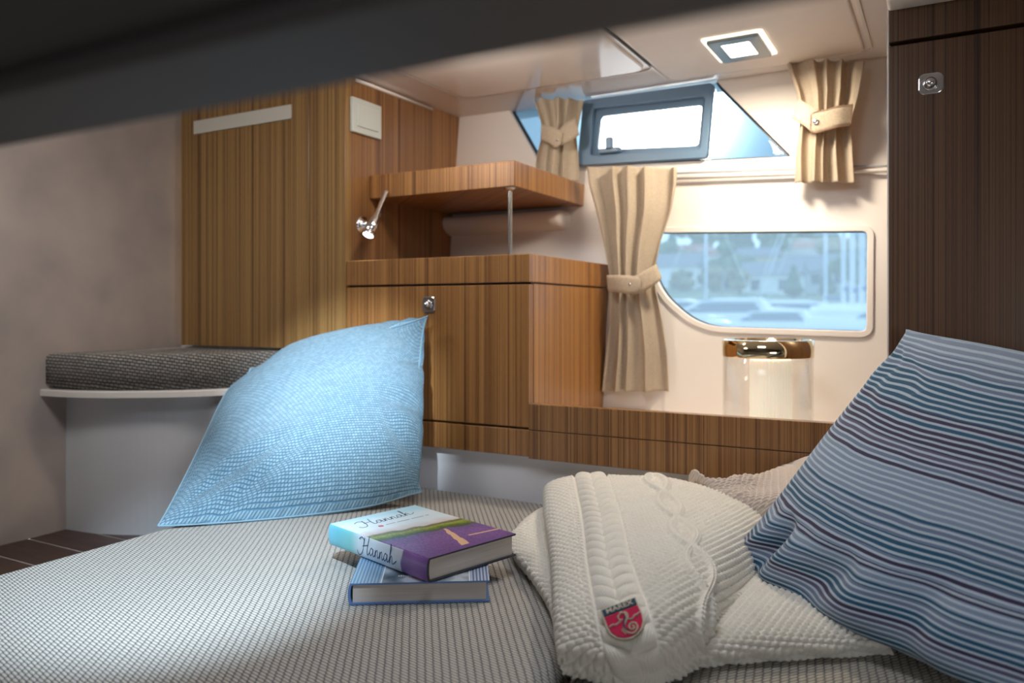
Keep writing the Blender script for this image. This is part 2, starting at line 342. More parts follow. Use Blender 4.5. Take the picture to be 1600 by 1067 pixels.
# floor: dark sole boards with pale caulking
fl = struct(box('floor', XL-.1, XR+.1, YB-.1, 1.36, ZF-.06, ZF-.0012, new_mat('pale_caulking', (.55, .50, .46), .6), bev=0))
DW = new_mat('dark_sole_wood', (.06, .03, .022), .35); nt = DW.node_tree
_g = N(nt, 'ShaderNodeNewGeometry'); _m = N(nt, 'ShaderNodeMapping'); _m.inputs['Scale'].default_value = (25, 220, 1); L(nt, _g.outputs['Position'], _m.inputs[0])
L(nt, ramp(nt, noise(nt, _m.outputs[0], 1, 3), [(.3, (.035, .017, .013)), (.7, (.095, .048, .034))]), B(DW).inputs['Base Color'])
ang = math.atan2(onZ(100, 860, ZF).y-onZ(25, 835, ZF).y, onZ(100, 860, ZF).x-onZ(25, 835, ZF).x)
pl = box('sole_board', 0, .07, 0, .70, -.006, 0, DW, fl, bev=.0012); pme = pl.data; bpy.data.objects.remove(pl)
y0b = .99
for j in range(-3, 14):
    bm = bmesh.new(); yy = 1.0445-.0945*(j+1)
    box('sole_board', XL, -1.10, yy+.0028, yy+.0917, ZF-.0011, ZF+.0004, DW, fl, bev=.0003)
# left wall
bmw = []
ys = np.linspace(YB, 1.36, 60); P = []
for zz in (ZF, .56):
    P.append([(XL + .010*math.sin((y-.1)*3.2) - (.05*max(0, 1.0-y)**1.3 if y < 1 else 0), y, zz) for y in ys])
struct(gridmesh('wall_left', np.array(P), SUEDE))
struct(box('wall_right', XR, XR+.03, YB, 1.80, ZF, .56, GEL, bev=0))
struct(box('wall_front', XL-.2, XR, YB-.03, YB, ZF, .56, GEL, bev=0))
# hull side with the two window openings (outlines lie in the hull plane)
def hp(px, py): p = onH(px, py); return (p.x, p.z)
low = rounded([hp(1010, 362.5), hp(1357, 360), hp(1355.5, 519), hp(1092, 511), hp(1027, 452)], [.02, .013, .013, .06, .05], 8)
upp = rounded([hp(795, 172), (hp(795, 172)[0]-.05, .60), (hp(1108, 110)[0]-.02, .60), hp(1122, 130), hp(1238, 245), hp(846, 262)], [.001, .001, .001, .02, .012, .012], 8)
HX0, HX1 = -1.30, .95
hullmap = lambda off: (lambda x, y, z: (x, HY+HS*y+off-z, y))
struct(mapped('wall_back', filled([[(HX0, -.50), (HX1, -.50), (HX1, .70), (HX0, .70)], upp, low], .03), hullmap(.015), GELW))
def offset_poly(poly, d):
    o = []; n = len(poly); ar = sum(poly[i][0]*poly[(i+1) % n][1]-poly[(i+1) % n][0]*poly[i][1] for i in range(n)); s = 1 if ar > 0 else -1
    for i in range(n):
        a = Vector(poly[i-1]); b = Vector(poly[i]); c = Vector(poly[(i+1) % n]); t = (c-a).normalized(); o.append((b.x+t.y*d*s, b.y-t.x*d*s))
    return o
# lower window
w2 = struct(bpy.data.objects.new('window_2', None)); COL.objects.link(w2); w2.location = (-.25, HY, .05)
mapped('window_frame', filled([offset_poly(low, .009), low], .002, .002), hullmap(-.002), GELW, w2, smooth=False)
mapped('gasket', filled([offset_poly(low, .0005), offset_poly(low, -.0025)], .004), hullmap(.022), new_mat('gasket_black', (.05, .07, .09), .5), w2)
mapped('pane', filled([low], .004), hullmap(.028), GLASSB, w2)
# upper window with opening portlight
w1 = struct(bpy.data.objects.new('window_1', None)); COL.objects.link(w1); w1.location = (-.6, HY, .42)
upc = [(x, min(y, .56)) for x, y in upp]
BLK = new_mat('black_seal', (.02, .03, .045), .4)
mapped('gasket', filled([offset_poly(upc, .001), offset_poly(upc, -.006)], .006), hullmap(.02), BLK, w1)
pf_out = rounded([hp(916, 160), hp(1116, 133), hp(1106, 247), hp(907, 259)], .008, 4)
pf_in = rounded([hp(938, 181), hp(1098, 163), hp(1092, 228), hp(932, 235)], .012, 6)
pf_mid = rounded([hp(930, 171), hp(1106, 152), hp(1098, 236), hp(924, 245)], .01, 5)
mapped('pane', filled([upc, pf_out], .004), hullmap(.026), glass('sky_tinted_glass', (.42, .53, .60), .2, .03), w1)
FRM = new_mat('blue_grey_frame', (.14, .23, .34), .35)
mapped('portlight_frame', filled([pf_out, pf_mid], .020, .0015), hullmap(-.006), FRM, w1)
mapped('portlight_rim', filled([pf_mid, pf_in], .008, .001), hullmap(.004), FRM, w1)
mapped('pane', filled([pf_in], .003), hullmap(.008), GLASSC, w1)
lc = onH(958, 238)
bm = bmesh.new(); add_box(bm, lc.x-.027, lc.x+.027, lc.y-.030, lc.y-.012, lc.z-.006, lc.z+.006, .003); add_box(bm, lc.x-.006, lc.x+.010, lc.y-.036, lc.y-.020, lc.z+.002, lc.z+.030, .003)
from_bm('latch', bm, FRM, w1)
# ceiling with rebated panels
ce = struct(box('ceiling', XL-.1, XR, .20, 1.86, ZC, ZC+.05, CEIL, bev=0))
def cpanel(name, x0, x1, y0, y1, r, dz, mat, bev=.004):
    bm = bmesh.new(); prism(bm, rrect(x0, x1, y0, y1, r), 0, dz+.004, bev)
    for v in bm.verts: v.co = Vector((v.co.x, v.co.y, ZC+.004-v.co.z))
    bmesh.ops.recalc_face_normals(bm, faces=bm.faces); return from_bm(name, bm, mat, ce)
cpanel('ceiling_panel', -.535, -.142, 1.00, 1.695, .018, .007, PANEL)
cpanel('ceiling_panel', -1.02, -.560, .95, 1.600, .03, .006, CEIL)
# frames round the panels (pale beads)
def ring(x0, x1, y0, y1, r, wd, z0, z1, mat, name='bead'):
    bm = bmesh.new(); me = filled([rrect(x0-wd, x1+wd, y0-wd, y1+wd, r+wd), rrect(x0, x1, y0, y1, r)], z1-z0, .0006, 2); bm.free()
    return mapped(name, me, lambda x, y, z: (x, y, (z0+z1)/2+z), mat, ce)
ring(-.545, -.132, .99, 1.705, .02, .004, ZC-.003, ZC+.001, GEL)
ring(-1.03, -.548, .94, 1.612, .03, .003, ZC-.003, ZC+.001, GEL)
# lower overhead just in front of the camera: underside, edge lip, recessed lining
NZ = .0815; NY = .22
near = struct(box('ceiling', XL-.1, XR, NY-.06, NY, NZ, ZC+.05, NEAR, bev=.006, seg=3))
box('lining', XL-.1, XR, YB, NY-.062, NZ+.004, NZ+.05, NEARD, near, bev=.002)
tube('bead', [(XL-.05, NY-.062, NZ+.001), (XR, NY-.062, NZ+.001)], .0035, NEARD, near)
# white riser behind the mattress, below the cabinets
struct(box('trim_1', -1.75, XR, 1.335, 1.352, ZF, -.236, RISER, bev=0))

# ------------------------------------------------------------------ joinery
YF = 1.31                                   # front plane of all fronts
X = lambda px: onY(px, 487, YF).x
Z = lambda px, py: onY(px, py, YF).z
# left tall cabinet
x0, x1, x2 = X(283), X(484), X(540.5)
cab = thing('wall_cabinet', 'tall olive-brown veneer wall cabinet above the corner seat cushion', 'cabinet', ((x0+x2)/2, 1.45, -.084))
box('body', x0, x1-.001, YF+.019, 1.70, -.084, .515, WOODL, cab)
box('door', x0, x1-.002, YF, YF+.018, -.084, .515, WOODL, cab, bev=.0015)
box('side_panel', x1+.001, x2, YF-.002, YF+.02, -.086, .515, WOODL, cab, bev=.0012)
pz = Z(303, 213)
pan = [(onY(303, 213, YF-.003)), (onY(455, 182, YF-.003))]
box('notice_panel', pan[0].x, pan[1].x, YF-.0045, YF-.0005, (pan[0].z+pan[1].z)/2, .47, new_mat('cream_panel', (.70, .68, .60), .35), cab, bev=.0008, label='plain cream panel fixed high on the door')
# side wall of the recess (facing the window)
XP = x2
P3 = onX(675, 300, XP).y
rp = thing('recess_panel', 'reddish brown veneer end panel beside the shelf, carrying light switch and reading lamp', 'panel', (XP-.01, 1.5, .1))
box('panel', XP-.018, XP, YF+.02, P3-.0006, -.05, ZC, WOOD, rp)
box('edge_strip', XP-.018, XP-.0004, P3+.0006, 1.765, -.05, ZC, WOODM, rp, label='lighter veneer strip next to the hull')
tube('bead', [(XP+.002, YF+.03, ZC-.008), (XP+.002, P3-.002, ZC-.008)], .004, GEL, rp)
# middle cabinet
XC = X(826.5); zt, zg, zl, zb = Z(826.5, 396), Z(826.5, 440.5), Z(826.5, 670), Z(826.5, 714)
mc = thing('berth_cabinet', 'square veneer cabinet with push-button door beside the blue cushion', 'cabinet', ((XP+XC)/2, 1.5, zb))
_b = box('body', XP+.001, XC, YF+.020, 1.716, zb+.003, zg-.003, WOODM, mc, bev=0)
for v in _b.data.vertices:
    if v.co.y > 1.6: v.co.y = HY+HS*v.co.z+.001
box('body', XP+.002, XC-.003, YF+.012, 1.68, zg-.004, zg+.001, GAP, mc, bev=0)
box('cabinet_top', XP+.001, XC, YF, 1.720, zg, zt, WOODM, mc, bev=.002)
box('door', XP+.002, XC-.0005, YF, YF+.0185, zl+.002, zg-.004, WOODM, mc, bev=.0015)
box('plinth_panel', XP+.002, XC-.0005, YF, YF+.0185, zb, zl-.002, WOODM, mc, bev=.0015)
def lock(px, py, root, hw, hh):
    p = onY(px, py, YF)
    bm = bmesh.new(); prism(bm, rrect(-hw, hw, -hh, hh, hw*.45), 0, .0035, .0015)
    for v in bm.verts: v.co = Vector((p.x+v.co.x*(1+.10*(1-(v.co.y/hh)**2)), YF-v.co.z, p.z+v.co.y*(1+.10*(1-(v.co.x/hw)**2) if abs(v.co.x) <= hw else 1)))
    bmesh.ops.recalc_face_normals(bm, faces=bm.faces)
    pl = from_bm('lock_plate', bm, CHROME, root, smooth=False)
    r = hw*.66
    lathe('push_button', [(r*1.05, 0), (r*1.05, .003), (r*.95, .0045), (r*.86, .003), (r*.80, .004), (r*.7, .009), (r*.45, .0115), (0, .012)], (p.x, YF-.0025, p.z), CHROME, pl, axis=(0, -1, 0))
lock(670.5, 476, mc, .0145, .0155)
# shelf with steel post
YS = 1.389; sc = onY(804.5, 250, YS); zs1 = sc.z; zs0 = onY(804.5, 290.5, YS).z; XS = sc.x
sh = thing('corner_shelf', 'thick veneer shelf above the square cabinet held by a thin steel post', 'shelf', ((XP+XS)/2, 1.55, zs0))
box('shelf_board', XP+.001, XS, YS, 1.742, zs0, zs1, WOODM, sh, bev=.002, seg=3)
pp = (XS-.020, YS+.016)
lathe('post', [(.0046, zt), (.0046, zs0)], (*pp, 0), STEEL, sh, n=20)
lathe('flange', [(.0046, zs0-.006), (.013, zs0-.0015), (.013, zs0)], (*pp, 0), STEEL, sh, n=24)
# moulded step of the hull under the shelf
a = onY(700, 360, 1.70).x; b = onY(872, 345, 1.70).x
prof = [(1.738, .248), (1.700, .247), (1.686, .242), (1.681, .230), (1.686, .216), (1.700, .206), (1.716, .199), (1.740, .196)]
P = [[(x, y, z) for y, z in prof] for x in np.linspace(XP, b, 12)]
P.append([(b+.010, 1.735+(y-1.735)*.8, .222+(z-.222)*.9) for y, z in prof]); P.append([(b+.022, 1.742, .222+(z-.222)*.8) for y, z in prof])
struct(gridmesh('trim_2', np.array(P), GEL, smooth=True))
# window fiddle: two stacked boards in front of the nook
XE = X(1389) + .0
fd = thing('window_fiddle', 'long low two-board veneer ledge front below the side window', 'ledge', ((XC+XE)/2, 1.32, zb))
ft, fm, fb = Z(828, 630.5), Z(828, 671.5), Z(825, 714)
box('upper_board', XC+.001, .93, YF-.004, YF+.016, fm+.0006, ft, WOOD, fd, bev=.001)
box('lower_board', XC+.001, .93, YF-.004, YF+.016, fb-.002, fm-.0006, WOOD, fd, bev=.001)
NKZ = fm+.004
box('ledge_top', XC+.001, .93, YF+.0165, 1.70+HS*NKZ+.004, NKZ-.02, NKZ, GELW, fd, bev=.0005, label='white ledge surface carrying the candle')
# right tall cabinet
tc_ = thing('tall_cabinet', 'dark brown full-height veneer cabinet with oval push lock at the right edge', 'cabinet', (XE+.4, 1.5, ft))
gz0 = Z(1391, 70); 
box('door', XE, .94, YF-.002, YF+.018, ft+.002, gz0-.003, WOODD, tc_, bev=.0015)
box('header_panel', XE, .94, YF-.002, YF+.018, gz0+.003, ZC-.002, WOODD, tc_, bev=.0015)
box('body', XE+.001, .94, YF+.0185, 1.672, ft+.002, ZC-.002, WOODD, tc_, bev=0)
box('edge_strip', XE-.0025, XE, YF, YF+.02, ft+.002, ZC-.002, GELW, tc_, bev=.0005, label='thin pale edge banding')
lock(1454.5, 131, tc_, .0155, .0148)
zz = Z(1391, 18)
box('cornice', XE-.002, .94, YF-.05, YF+.003, zz, zz+.03, GEL, tc_, bev=.006, seg=4)

# corner seat
def seat_out(grow, back=1.333):
    pts = crom([(XL, .985-grow, 0), (-1.60, 1.0-grow, 0), (-1.50, 1.045-grow, 0), (-1.40+grow*.7, 1.13-grow*.7, 0), (-1.352+grow, 1.22, 0), (-1.333+grow, back, 0)], 6)
    return [(p.x, p.y) for p in pts] + [(XL, back)]
st = thing('corner_bench', 'rounded white seat base and ledge in the left corner', 'seat', (-1.5, 1.2, ZF))
bm = bmesh.new(); prism(bm, [(x if i == 0 or x <= XL else x, y) for i, (x, y) in enumerate(seat_out(-.045))], ZF, -.180)
from_bm('seat_base', bm, BASEW, st, smooth=False)
bm = bmesh.new(); prism(bm, seat_out(.012), -.180, -.166, .003); from_bm('ledge', bm, GEL, st)
bm = bmesh.new(); prism(bm, seat_out(0), -.1655, -.090, .013)
bmesh.ops.bevel(bm, geom=[e for e in bm.edges if abs(e.verts[0].co.z+.1655) < 1e-4 and abs(e.verts[1].co.z+.1655) < 1e-4], offset=.01, segments=3, affect='EDGES')
cu = from_bm('seat_cushion', bm, SEATW, smooth=True); tag(cu, 'charcoal basket-weave cushion on the rounded corner seat', 'cushion')
# white box right of the seat under cabinet
struct(box('trim_3', -1.75, XP-.001, 1.335, 1.352, -.2355, -.086, RISER, bev=0))

# mattresses
XM = -1.155; XQ = -.337
def mattress(x0, x1, y0, y1, mat, label, n=(90, 90)):
    bm = bmesh.new(); add_box(bm, x0, x1, y0, y1, ZF, MT, .028, 6)
    o = from_bm('mattress', bm, mat, smooth=True); return tag(o, label, 'mattress')
mattress(XM, XQ-.001, YB+.02, 1.332, MATT, 'large pale grey woven berth mattress under the books and blue cushion')
mattress(XQ+.001, .94, YB+.02, 1.332, MATT2, 'right-hand beige grey berth mattress under the knitted throw and striped cushion')

# ------------------------------------------------------------------ cushions
def pillow(name, C, Tf, Tb, mat, label, n=150, pin=(0, .05, .02, -.03), rnd=(0, 0, 0, 0), folds=(), size=.45, seed=0, wr=1.0, uvrot=False, bow=None):
    """C: bl, br, tr, tl corners (front face towards the viewer)"""
    bl, br, tr, tl = [np.array(c) for c in C]
    t = np.linspace(-1, 1, n); a, b = np.meshgrid(t, t)     # b rows: bottom -> top
    # denser near the edges
    a = np.sin(a*PI/2); b = np.sin(b*PI/2)
    pl_, pr_, pt_, pb_ = pin
    pw = lambda p, q: p*np.clip(1-q**2, 0, 1)**(.6 if p > 0 else 1)
    ka = 1-np.where(a < 0, pw(pl_, b), pw(pr_, b)); kb = 1-np.where(b > 0, pw(pt_, a), pw(pb_, a))
    A, Bv = a*ka, b*kb
    for (ca, cb), am in zip(((-1, -1), (1, -1), (1, 1), (-1, 1)), rnd):
        e = am*np.exp(-((a-ca)**2+(b-cb)**2)/.10); A = A-ca*e; Bv = Bv-cb*e
    s = (A+1)/2; v = (Bv+1)/2
    base = ((1-s)*(1-v))[..., None]*bl + (s*(1-v))[..., None]*br + (s*v)[..., None]*tr + ((1-s)*v)[..., None]*tl
    nrm = np.cross(br-bl, tl-bl) + np.cross(tr-br, tr-tl); nrm = nrm/np.linalg.norm(nrm)
    if np.dot(nrm, (bl+tr)/2) > 0: nrm = -nrm                # towards camera at the origin
    f = np.clip((1-a**2)*(1-b**2), 0, 1)**.5 * (1-.12*(a**2+b**2))
    rs = np.random.RandomState(seed); wv = np.zeros_like(a)
    for ca, cb in ((-1, -1), (1, -1), (1, 1), (-1, 1)):
        da, db = a-ca, b-cb; r = np.hypot(da, db); th = np.arctan2(db, da); p = rs.rand(3)*6
        wv += np.exp(-(r/.55)**2)*(np.sin(th*9+p[0])*.6+np.sin(th*15+p[1])*.4)*np.clip(r*2.5, 0, 1)
    for k in range(10):
        fx, fy = rs.randn(2)*3.2; wv += .12*np.sin(fx*a+fy*b+rs.rand()*6)
    edge = np.clip((1-np.maximum(abs(a), abs(b)))*6, 0, 1)
    wv = wv*.0065*wr*edge
    for (a0, b0, a1, b1, wd_, dp) in folds:      # creases: segment, width, depth
        dx_, dy_ = a1-a0, b1-b0; tt = np.clip(((a-a0)*dx_+(b-b0)*dy_)/(dx_*dx_+dy_*dy_), 0, 1); r_ = np.hypot(a-a0-tt*dx_, b-b0-tt*dy_)
        fall = np.sin(PI*np.clip(tt*.9+.1, 0, 1))**.7; wv = wv - dp*fall*np.exp(-(r_/wd_)**2) + dp*.45*fall*np.exp(-((r_-2*wd_)/(1.2*wd_))**2)
    dn = bow(a, b) if bow else 0
    front = base + nrm*(Tf*f+wv+dn)[..., None]; back = base - nrm*(Tb*f-wv*.3-dn)[..., None]
    uv = np.stack([(a+1)/2*size, (b+1)/2*size], -1)
    root = thing(name, label, 'cushion', tuple(((bl+br)/2)))
    gridmesh('front', front, mat, root, uv=uv); gridmesh('back', back[:, ::-1], mat, root, uv=uv[:, ::-1])
    bm = bmesh.new(); ed = list(base[0]+0)+list(base[:, -1])+list(base[-1, ::-1])+list(base[::-1, 0])
    ed2 = []
    dd = dn if isinstance(dn, np.ndarray) else np.zeros_like(a)
    bb = base + nrm*dd[..., None]
    ed = list(bb[0, ::3])+list(bb[::3, -1])+list(bb[-1, ::-3])+list(bb[::-3, 0])
    for e in ed:
        if not ed2 or (Vector(e)-ed2[-1]).length > .002: ed2.append(Vector(e))
    tube_bm(bm, ed2+[ed2[0]], .0016, 6); from_bm('seam', bm, mat, root, smooth=True)
    return root, front, nrm
bl = onM(246, 822, .006); br = onM(671, 776, .016); tr = onY(669, 493, 1.262); tl = onY(372, 560, 1.16)
pillow('throw_cushion', (bl, br, tr, tl), .125, .055, BLUE, 'light blue woven cushion leaning against the square cabinet', seed=3, pin=(.035, .10, .06, -.05), rnd=(0, .06, 0, .20), wr=.9, folds=[(-.85, -.80, -.35, -.55, .07, .016), (.62, .92, .86, .52, .06, .018), (.95, .3, .35, .05, .07, .007), (.9, -.3, .3, -.35, .07, .009), (.85, -.75, .35, -.45, .06, .008), (-.6, -.95, -.25, -.6, .06, .010)])
tl = onY(1413, 509, 1.20); bl = onM(1140, 866, .045); br = Vector((.17, .74, -.335)); tr = Vector((.36, .93, -.10))
pillow('throw_cushion', (bl, br, tr, tl), .085, .055, STRIPE, 'blue, teal and purple striped cushion leaning on the dark cabinet', seed=8, pin=(.07, 0, .03, -.09), rnd=(0, 0, 0, .03), folds=[(-.80, -.95, -.62, -.45, .07, .018), (-.5, -.95, -.1, -.5, .10, .012), (-.9, .8, -.5, .6, .08, .01), (.1, -1, .2, -.4, .1, .012)], size=.5, n=180, wr=1.2)

# ------------------------------------------------------------------ knitted throws
def netsurf(rows, nu, nv):
    Cn = np.array([[tuple(p) for p in r] for r in rows])
    def interp(A, n):
        m = A.shape[0]; t = np.linspace(0, m-1, n); i = np.clip(t.astype(int), 0, m-2); f = (t-i)[:, None, None]
        Pd = np.concatenate([2*A[:1]-A[1:2], A, 2*A[-1:]-A[-2:-1]]); a, b, c, d = Pd[i], Pd[i+1], Pd[i+2], Pd[i+3]
        return .5*(2*b+(c-a)*f+(2*a-5*b+4*c-d)*f**2+(3*b-a-3*c+d)*f**3)
    A = interp(Cn, nv); A = interp(A.transpose(1, 0, 2), nu).transpose(1, 0, 2)
    return A
def knitted(name, rows, nu, nv, mat, parent, bumps, axis=None, left=False, **k):
    P = netsurf(rows, nu, nv)
    du = np.gradient(P, axis=1); dv = np.gradient(P, axis=0); n = np.cross(du, dv); n /= np.linalg.norm(n, axis=-1, keepdims=True)+1e-9
    if n[nv//2, nu//2, 2] < 0: n = -n
    lu = np.linalg.norm(du, axis=-1); lv = np.linalg.norm(dv, axis=-1)
    U = np.cumsum(lu, 1); V = np.cumsum(lv, 0)
    e_v = Vector((P[-2, 2]-P[1, 2])[:]); e_v.z = 0; e_v = np.array(e_v.normalized() if axis is None else axis); e_u = np.array((-e_v[1], e_v[0], 0)); o_ = P[1, 1]
    k0 = int(round((nu-1)/(len(rows[0])-1))); Ug = U-U[:, k0:k0+1]+.014; Vg = (P-o_)@e_v - P[..., 2]*.9; Up = (P-o_)@np.array((-e_v[1], e_v[0], 0)); Up = (Up if Up[nv//2, -1] > 0 else -Up) - (P[..., 2]-MT)*np.linspace(-.4, .4, nu)
    P = P + n*bumps(Ug, Vg, P, Up)[..., None]; P[..., 1] = np.minimum(P[..., 1], 1.302); P[..., 2] = np.maximum(P[..., 2], MT+.0006)
    gridmesh(name, P, mat, parent, uv=np.stack([Ug, Vg], -1), **k)
    return P, n, Ug, Vg
def moss(U, V, p=.0088, q=.0068, h=.0048):
    r = np.floor(V/q); u = U/p+.5*(r % 2); f = V/q-r
    return h*(np.sin(PI*f)**.7)*(.10+.90*np.abs(np.sin(PI*u))**.7)
def garter(U, V, p=.0048, q=.0058, h=.0045):
    r = np.floor(V/q); u = U/p+.5*(r % 2); f = V/q-r
    return h*(np.sin(PI*f)**.5)*(.45+.55*np.abs(np.sin(PI*u))**.7)
def lobes(U, V, u0, per=.027, wd=.015, h=.0095):
    """two columns of plaited strands"""
    out = np.zeros_like(U)
    for s in (-1, 1):
        x = (U-u0-s*wd*.8)*s; y = V + x*.55 + (0 if s > 0 else per*.12); f = (y/per) % 1
        e = (1-((f-.5)/.5)**2)**.6; xx = np.clip(1-(x/(wd*.95))**2, 0, 1)**.5
        rib = .82+.18*np.abs(np.sin(PI*(x*.8+f*per*.5)/.0028))
        out = np.maximum(out, h*e*xx*rib)
    return out
def top_b(U, V, P, Up):
    b = moss(Up, V)
    L0 = U[0, 0]
    bord = garter(Up, V, .0078, .0085); m = np.clip((.052-U)/.004, 0, 1); b = b*(1-m)+bord*m
    c = lobes(U, V, .088); mc_ = np.clip((.030-np.abs(U-.088))/.003, 0, 1); b = b*(1-mc_)+c*mc_
    for s in (-1, 1):
        cx = .19+s*.016*np.sin(2*PI*V/.23+.6); g = np.exp(-((U-cx)/.0055)**4); b = b*(1-g)+g*(.0085+.0010*np.sin(PI*(U-cx)/.0019)*1+.0008*np.sin(2*PI*V/.006))
    b += .0015*np.sin(U*40+V*17)
    return b
M = onM
def below(p, h, dx=0, dy=0): return Vector((p.x+dx, p.y+dy, MT+h))
grid = [
 [(857, 758, .070), (935, 745, .088), (1030, 750, .092), (1130, 768, .082), (1236, 800, .055)],
 [(864, 815, .062), (948, 800, .084), (1038, 803, .088), (1122, 825, .078), (1196, 850, .052)],
 [(870, 880, .056), (953, 872, .076), (1040, 872, .082), (1112, 886, .070), (1158, 900, .046)],
 [(877, 950, .050), (960, 950, .066), (1040, 945, .070), (1096, 952, .056), (1128, 958, .036)],
 [(882, 1003, .036), (962, 1015, .044), (1040, 1005, .046), (1088, 992, .038), (1122, 982, .024)],
 [(886, 1032, .018), (970, 1049, .020), (1046, 1036, .021), (1090, 1020, .018), (1120, 1012, .013)]]
rows = [[M(*c) for c in r] for r in grid]
rows = [[below(p, .01, 0, .035) for p in rows[0]]] + rows
rows.append([below(p, .004, 0, .004) for p in rows[-1]])
rows = [[below(r[0], max(.004, (r[0].z-MT)*.30), -.001, .001)] + r + [below(r[-1], max(.006, (r[-1].z-MT)*.4), .012, 0)] for r in rows]
bk = thing('knitted_throw', 'folded cream cable-knit throw with red shield badge in front of the striped cushion', 'throw blanket', tuple(below(rows[4][3], 0)))
TP, TN, TU, TV = knitted('top_fold', rows, 520, 600, KNIT, bk, top_b)
g2 = [
 [(848, 797, .040), (930, 792, .03), (1100, 800, .035), (1300, 805, .035)],
 [(803, 842, .024), (900, 860, .03), (1120, 868, .034), (1310, 870, .035)],
 [(838, 897, .022), (920, 925, .025), (1150, 925, .034), (1330, 930, .032)],
 [(866, 945, .020), (950, 985, .022), (1150, 985, .030), (1360, 975, .026)],
 [(890, 1032, .014), (960, 1040, .016), (1130, 1018, .018), (1385, 1002, .018)],
 [(893, 1045, .006), (965, 1056, .006), (1128, 1030, .007), (1392, 1013, .007)]]
r2 = [[M(*c) for c in r] for r in g2]
r2 = [[below(r2[0][i], .004, 0, .01) for i in range(4)]] + r2 + [[below(p, .001, 0, .003) for p in r2[-1]]]
r2 = [[below(r[0], max(.002, (r[0].z-MT)*.2), .004, 0)] + r for r in r2]
def low_b(U, V, P, Up):
    return moss(Up, V)
knitted('under_fold', r2, 560, 460, KNIT, bk, low_b)
g3 = [
 [(1080, 741, .098), (1110, 750, .100), (1180, 744, .106), (1232, 727, .115), (1285, 712, .140), (1370, 728, .13)],
 [(1083, 754, .088), (1118, 762, .092), (1185, 762, .098), (1240, 752, .112), (1300, 742, .13), (1380, 750, .125)],
 [(1088, 772, .065), (1130, 785, .075), (1195, 790, .085), (1250, 790, .095), (1310, 785, .11), (1390, 790, .11)]]
r3 = [[M(*c) for c in r] for r in g3]
r3 = [[below(r[0], .006, -.004, 0)]+r for r in r3]
r3 = [[below(p, .06, 0, .004) for p in r3[0]]] + r3 + [[below(p, .004, 0, -.01) for p in r3[-1]]]
k2 = thing('knitted_throw', 'rose beige knitted throw bunched behind the cream throw against the ledge', 'throw blanket', tuple(below(r3[2][3], 0)))
knitted('top_fold', r3, 320, 220, KNITP, k2, lambda U, V, P, Up: moss(Up, V, .0075, .006, .003)+lobes(U, V, .12, .02, .010, .004))

# shield badge on the cream throw
def nearest(px, py):
    P = TP.reshape(-1, 3); fwd = P@np.array(FW); x = 800+F*(P@np.array(RT))/fwd; y = HOR-F*P[:, 2]/fwd
    i = np.argmin((x-px)**2+(y-py)**2); return Vector(P[i])
_P = TP.reshape(-1, 3); _N = TN.reshape(-1, 3); _f = _P@np.array(FW); _x = 800+F*(_P@np.array(RT))/_f; _y = HOR-F*_P[:, 2]/_f
_s = (np.hypot(_x-977, _y-967) < 30) & (np.einsum('ij,ij->i', _N, -_P) > 0) & (_N[:, 2] > .3)
nn = Vector(_N[_s].mean(0)).normalized(); _c = _P[_s]; _h = float(np.percentile(_c@np.array(nn), 88)) + .001
def onB(px, py): r = ray(px, py); return r*(_h/r.dot(nn))
tl_, tr_, bo_ = onB(944, 953), onB(999, 932), onB(981, 1001)
HX_ = (tr_-tl_)/2; tm_ = (tl_+tr_)/2; HY_ = (tm_-bo_)/2; bc = (tm_+bo_)/2
HY_ = HY_ - HX_*(HY_.dot(HX_)/HX_.length_squared)*.6
bmap = lambda off: (lambda x, y, z: bc+HX_*x+HY_*y+nn*(off+z))
shield = [(-1, 1), (1, 1), (1, -.05), (.93, -.4), (.7, -.72), (.35, -.93), (0, -1), (-.35, -.93), (-.7, -.72), (-.93, -.4), (-1, -.05)]
GOLD = new_mat('pale_bronze', (.40, .34, .25), .5, .2); RED = new_mat('crimson_enamel', (.42, .0, .05), .6, Specular_IOR_Level=.15); NAVY = new_mat('teal_navy_enamel', (.015, .05, .085), .6, Specular_IOR_Level=.15)
bd = mapped('badge', filled([shield], .003), bmap(0), GOLD, bk, label='small crimson and navy enamel shield badge with a sea horse')
sc9 = lambda k: [(x*k, y*k) for x, y in shield]
redo = [(-.92, .50), (.92, .50), (.92, -.05), (.86, -.38), (.64, -.68), (.32, -.87), (0, -.93), (-.32, -.87), (-.64, -.68), (-.86, -.38), (-.92, -.05)]
mapped('enamel_field', filled([redo], .001), bmap(.0020), RED, bd)
mapped('name_band', filled([[(-.92, .93), (.92, .93), (.92, .57), (-.92, .57)]], .001), bmap(.0020), NAVY, bd)
tm = textmesh('MAREX', .46, .03, .004)
for v in tm.vertices: pass
mapped('lettering', tm, lambda x, y, z: bmap(.0026)(x*1.0, .745+y*.82, z*.01), GOLD, bd)
bm = bmesh.new()
def st2(pts, r): tube_bm(bm, [bmap(.0028)(x, y, 0) for x, y, _ in [tuple(p) for p in crom([(a, b, 0) for a, b in pts], 6)]], r, 6)
k_ = .001
st2([(-.28, .18), (-.22, .02), (-.10, .02)], k_*.8); st2([(-.30, .20), (-.14, .34), (.06, .36), (.16, .18), (.08, -.06), (-.12, -.30), (-.16, -.56), (.0, -.80), (.26, -.84), (.46, -.66), (.46, -.44), (.28, -.32), (.10, -.42), (.10, -.60), (.24, -.66), (.32, -.54), (.24, -.48)], k_)
st2([(-.10, .36), (-.04, .48), (.04, .36)], k_*.6); st2([(.14, .40), (.22, .30), (.24, .12), (.14, -.10)], k_*.7)
st2([(-.34, -.50), (-.26, -.62), (-.20, -.78)], k_*.5); st2([(-.30, -.42), (-.24, -.5), (-.16, -.6)], k_*.5)
from_bm('sea_horse', bm, GOLD, bd, smooth=True)
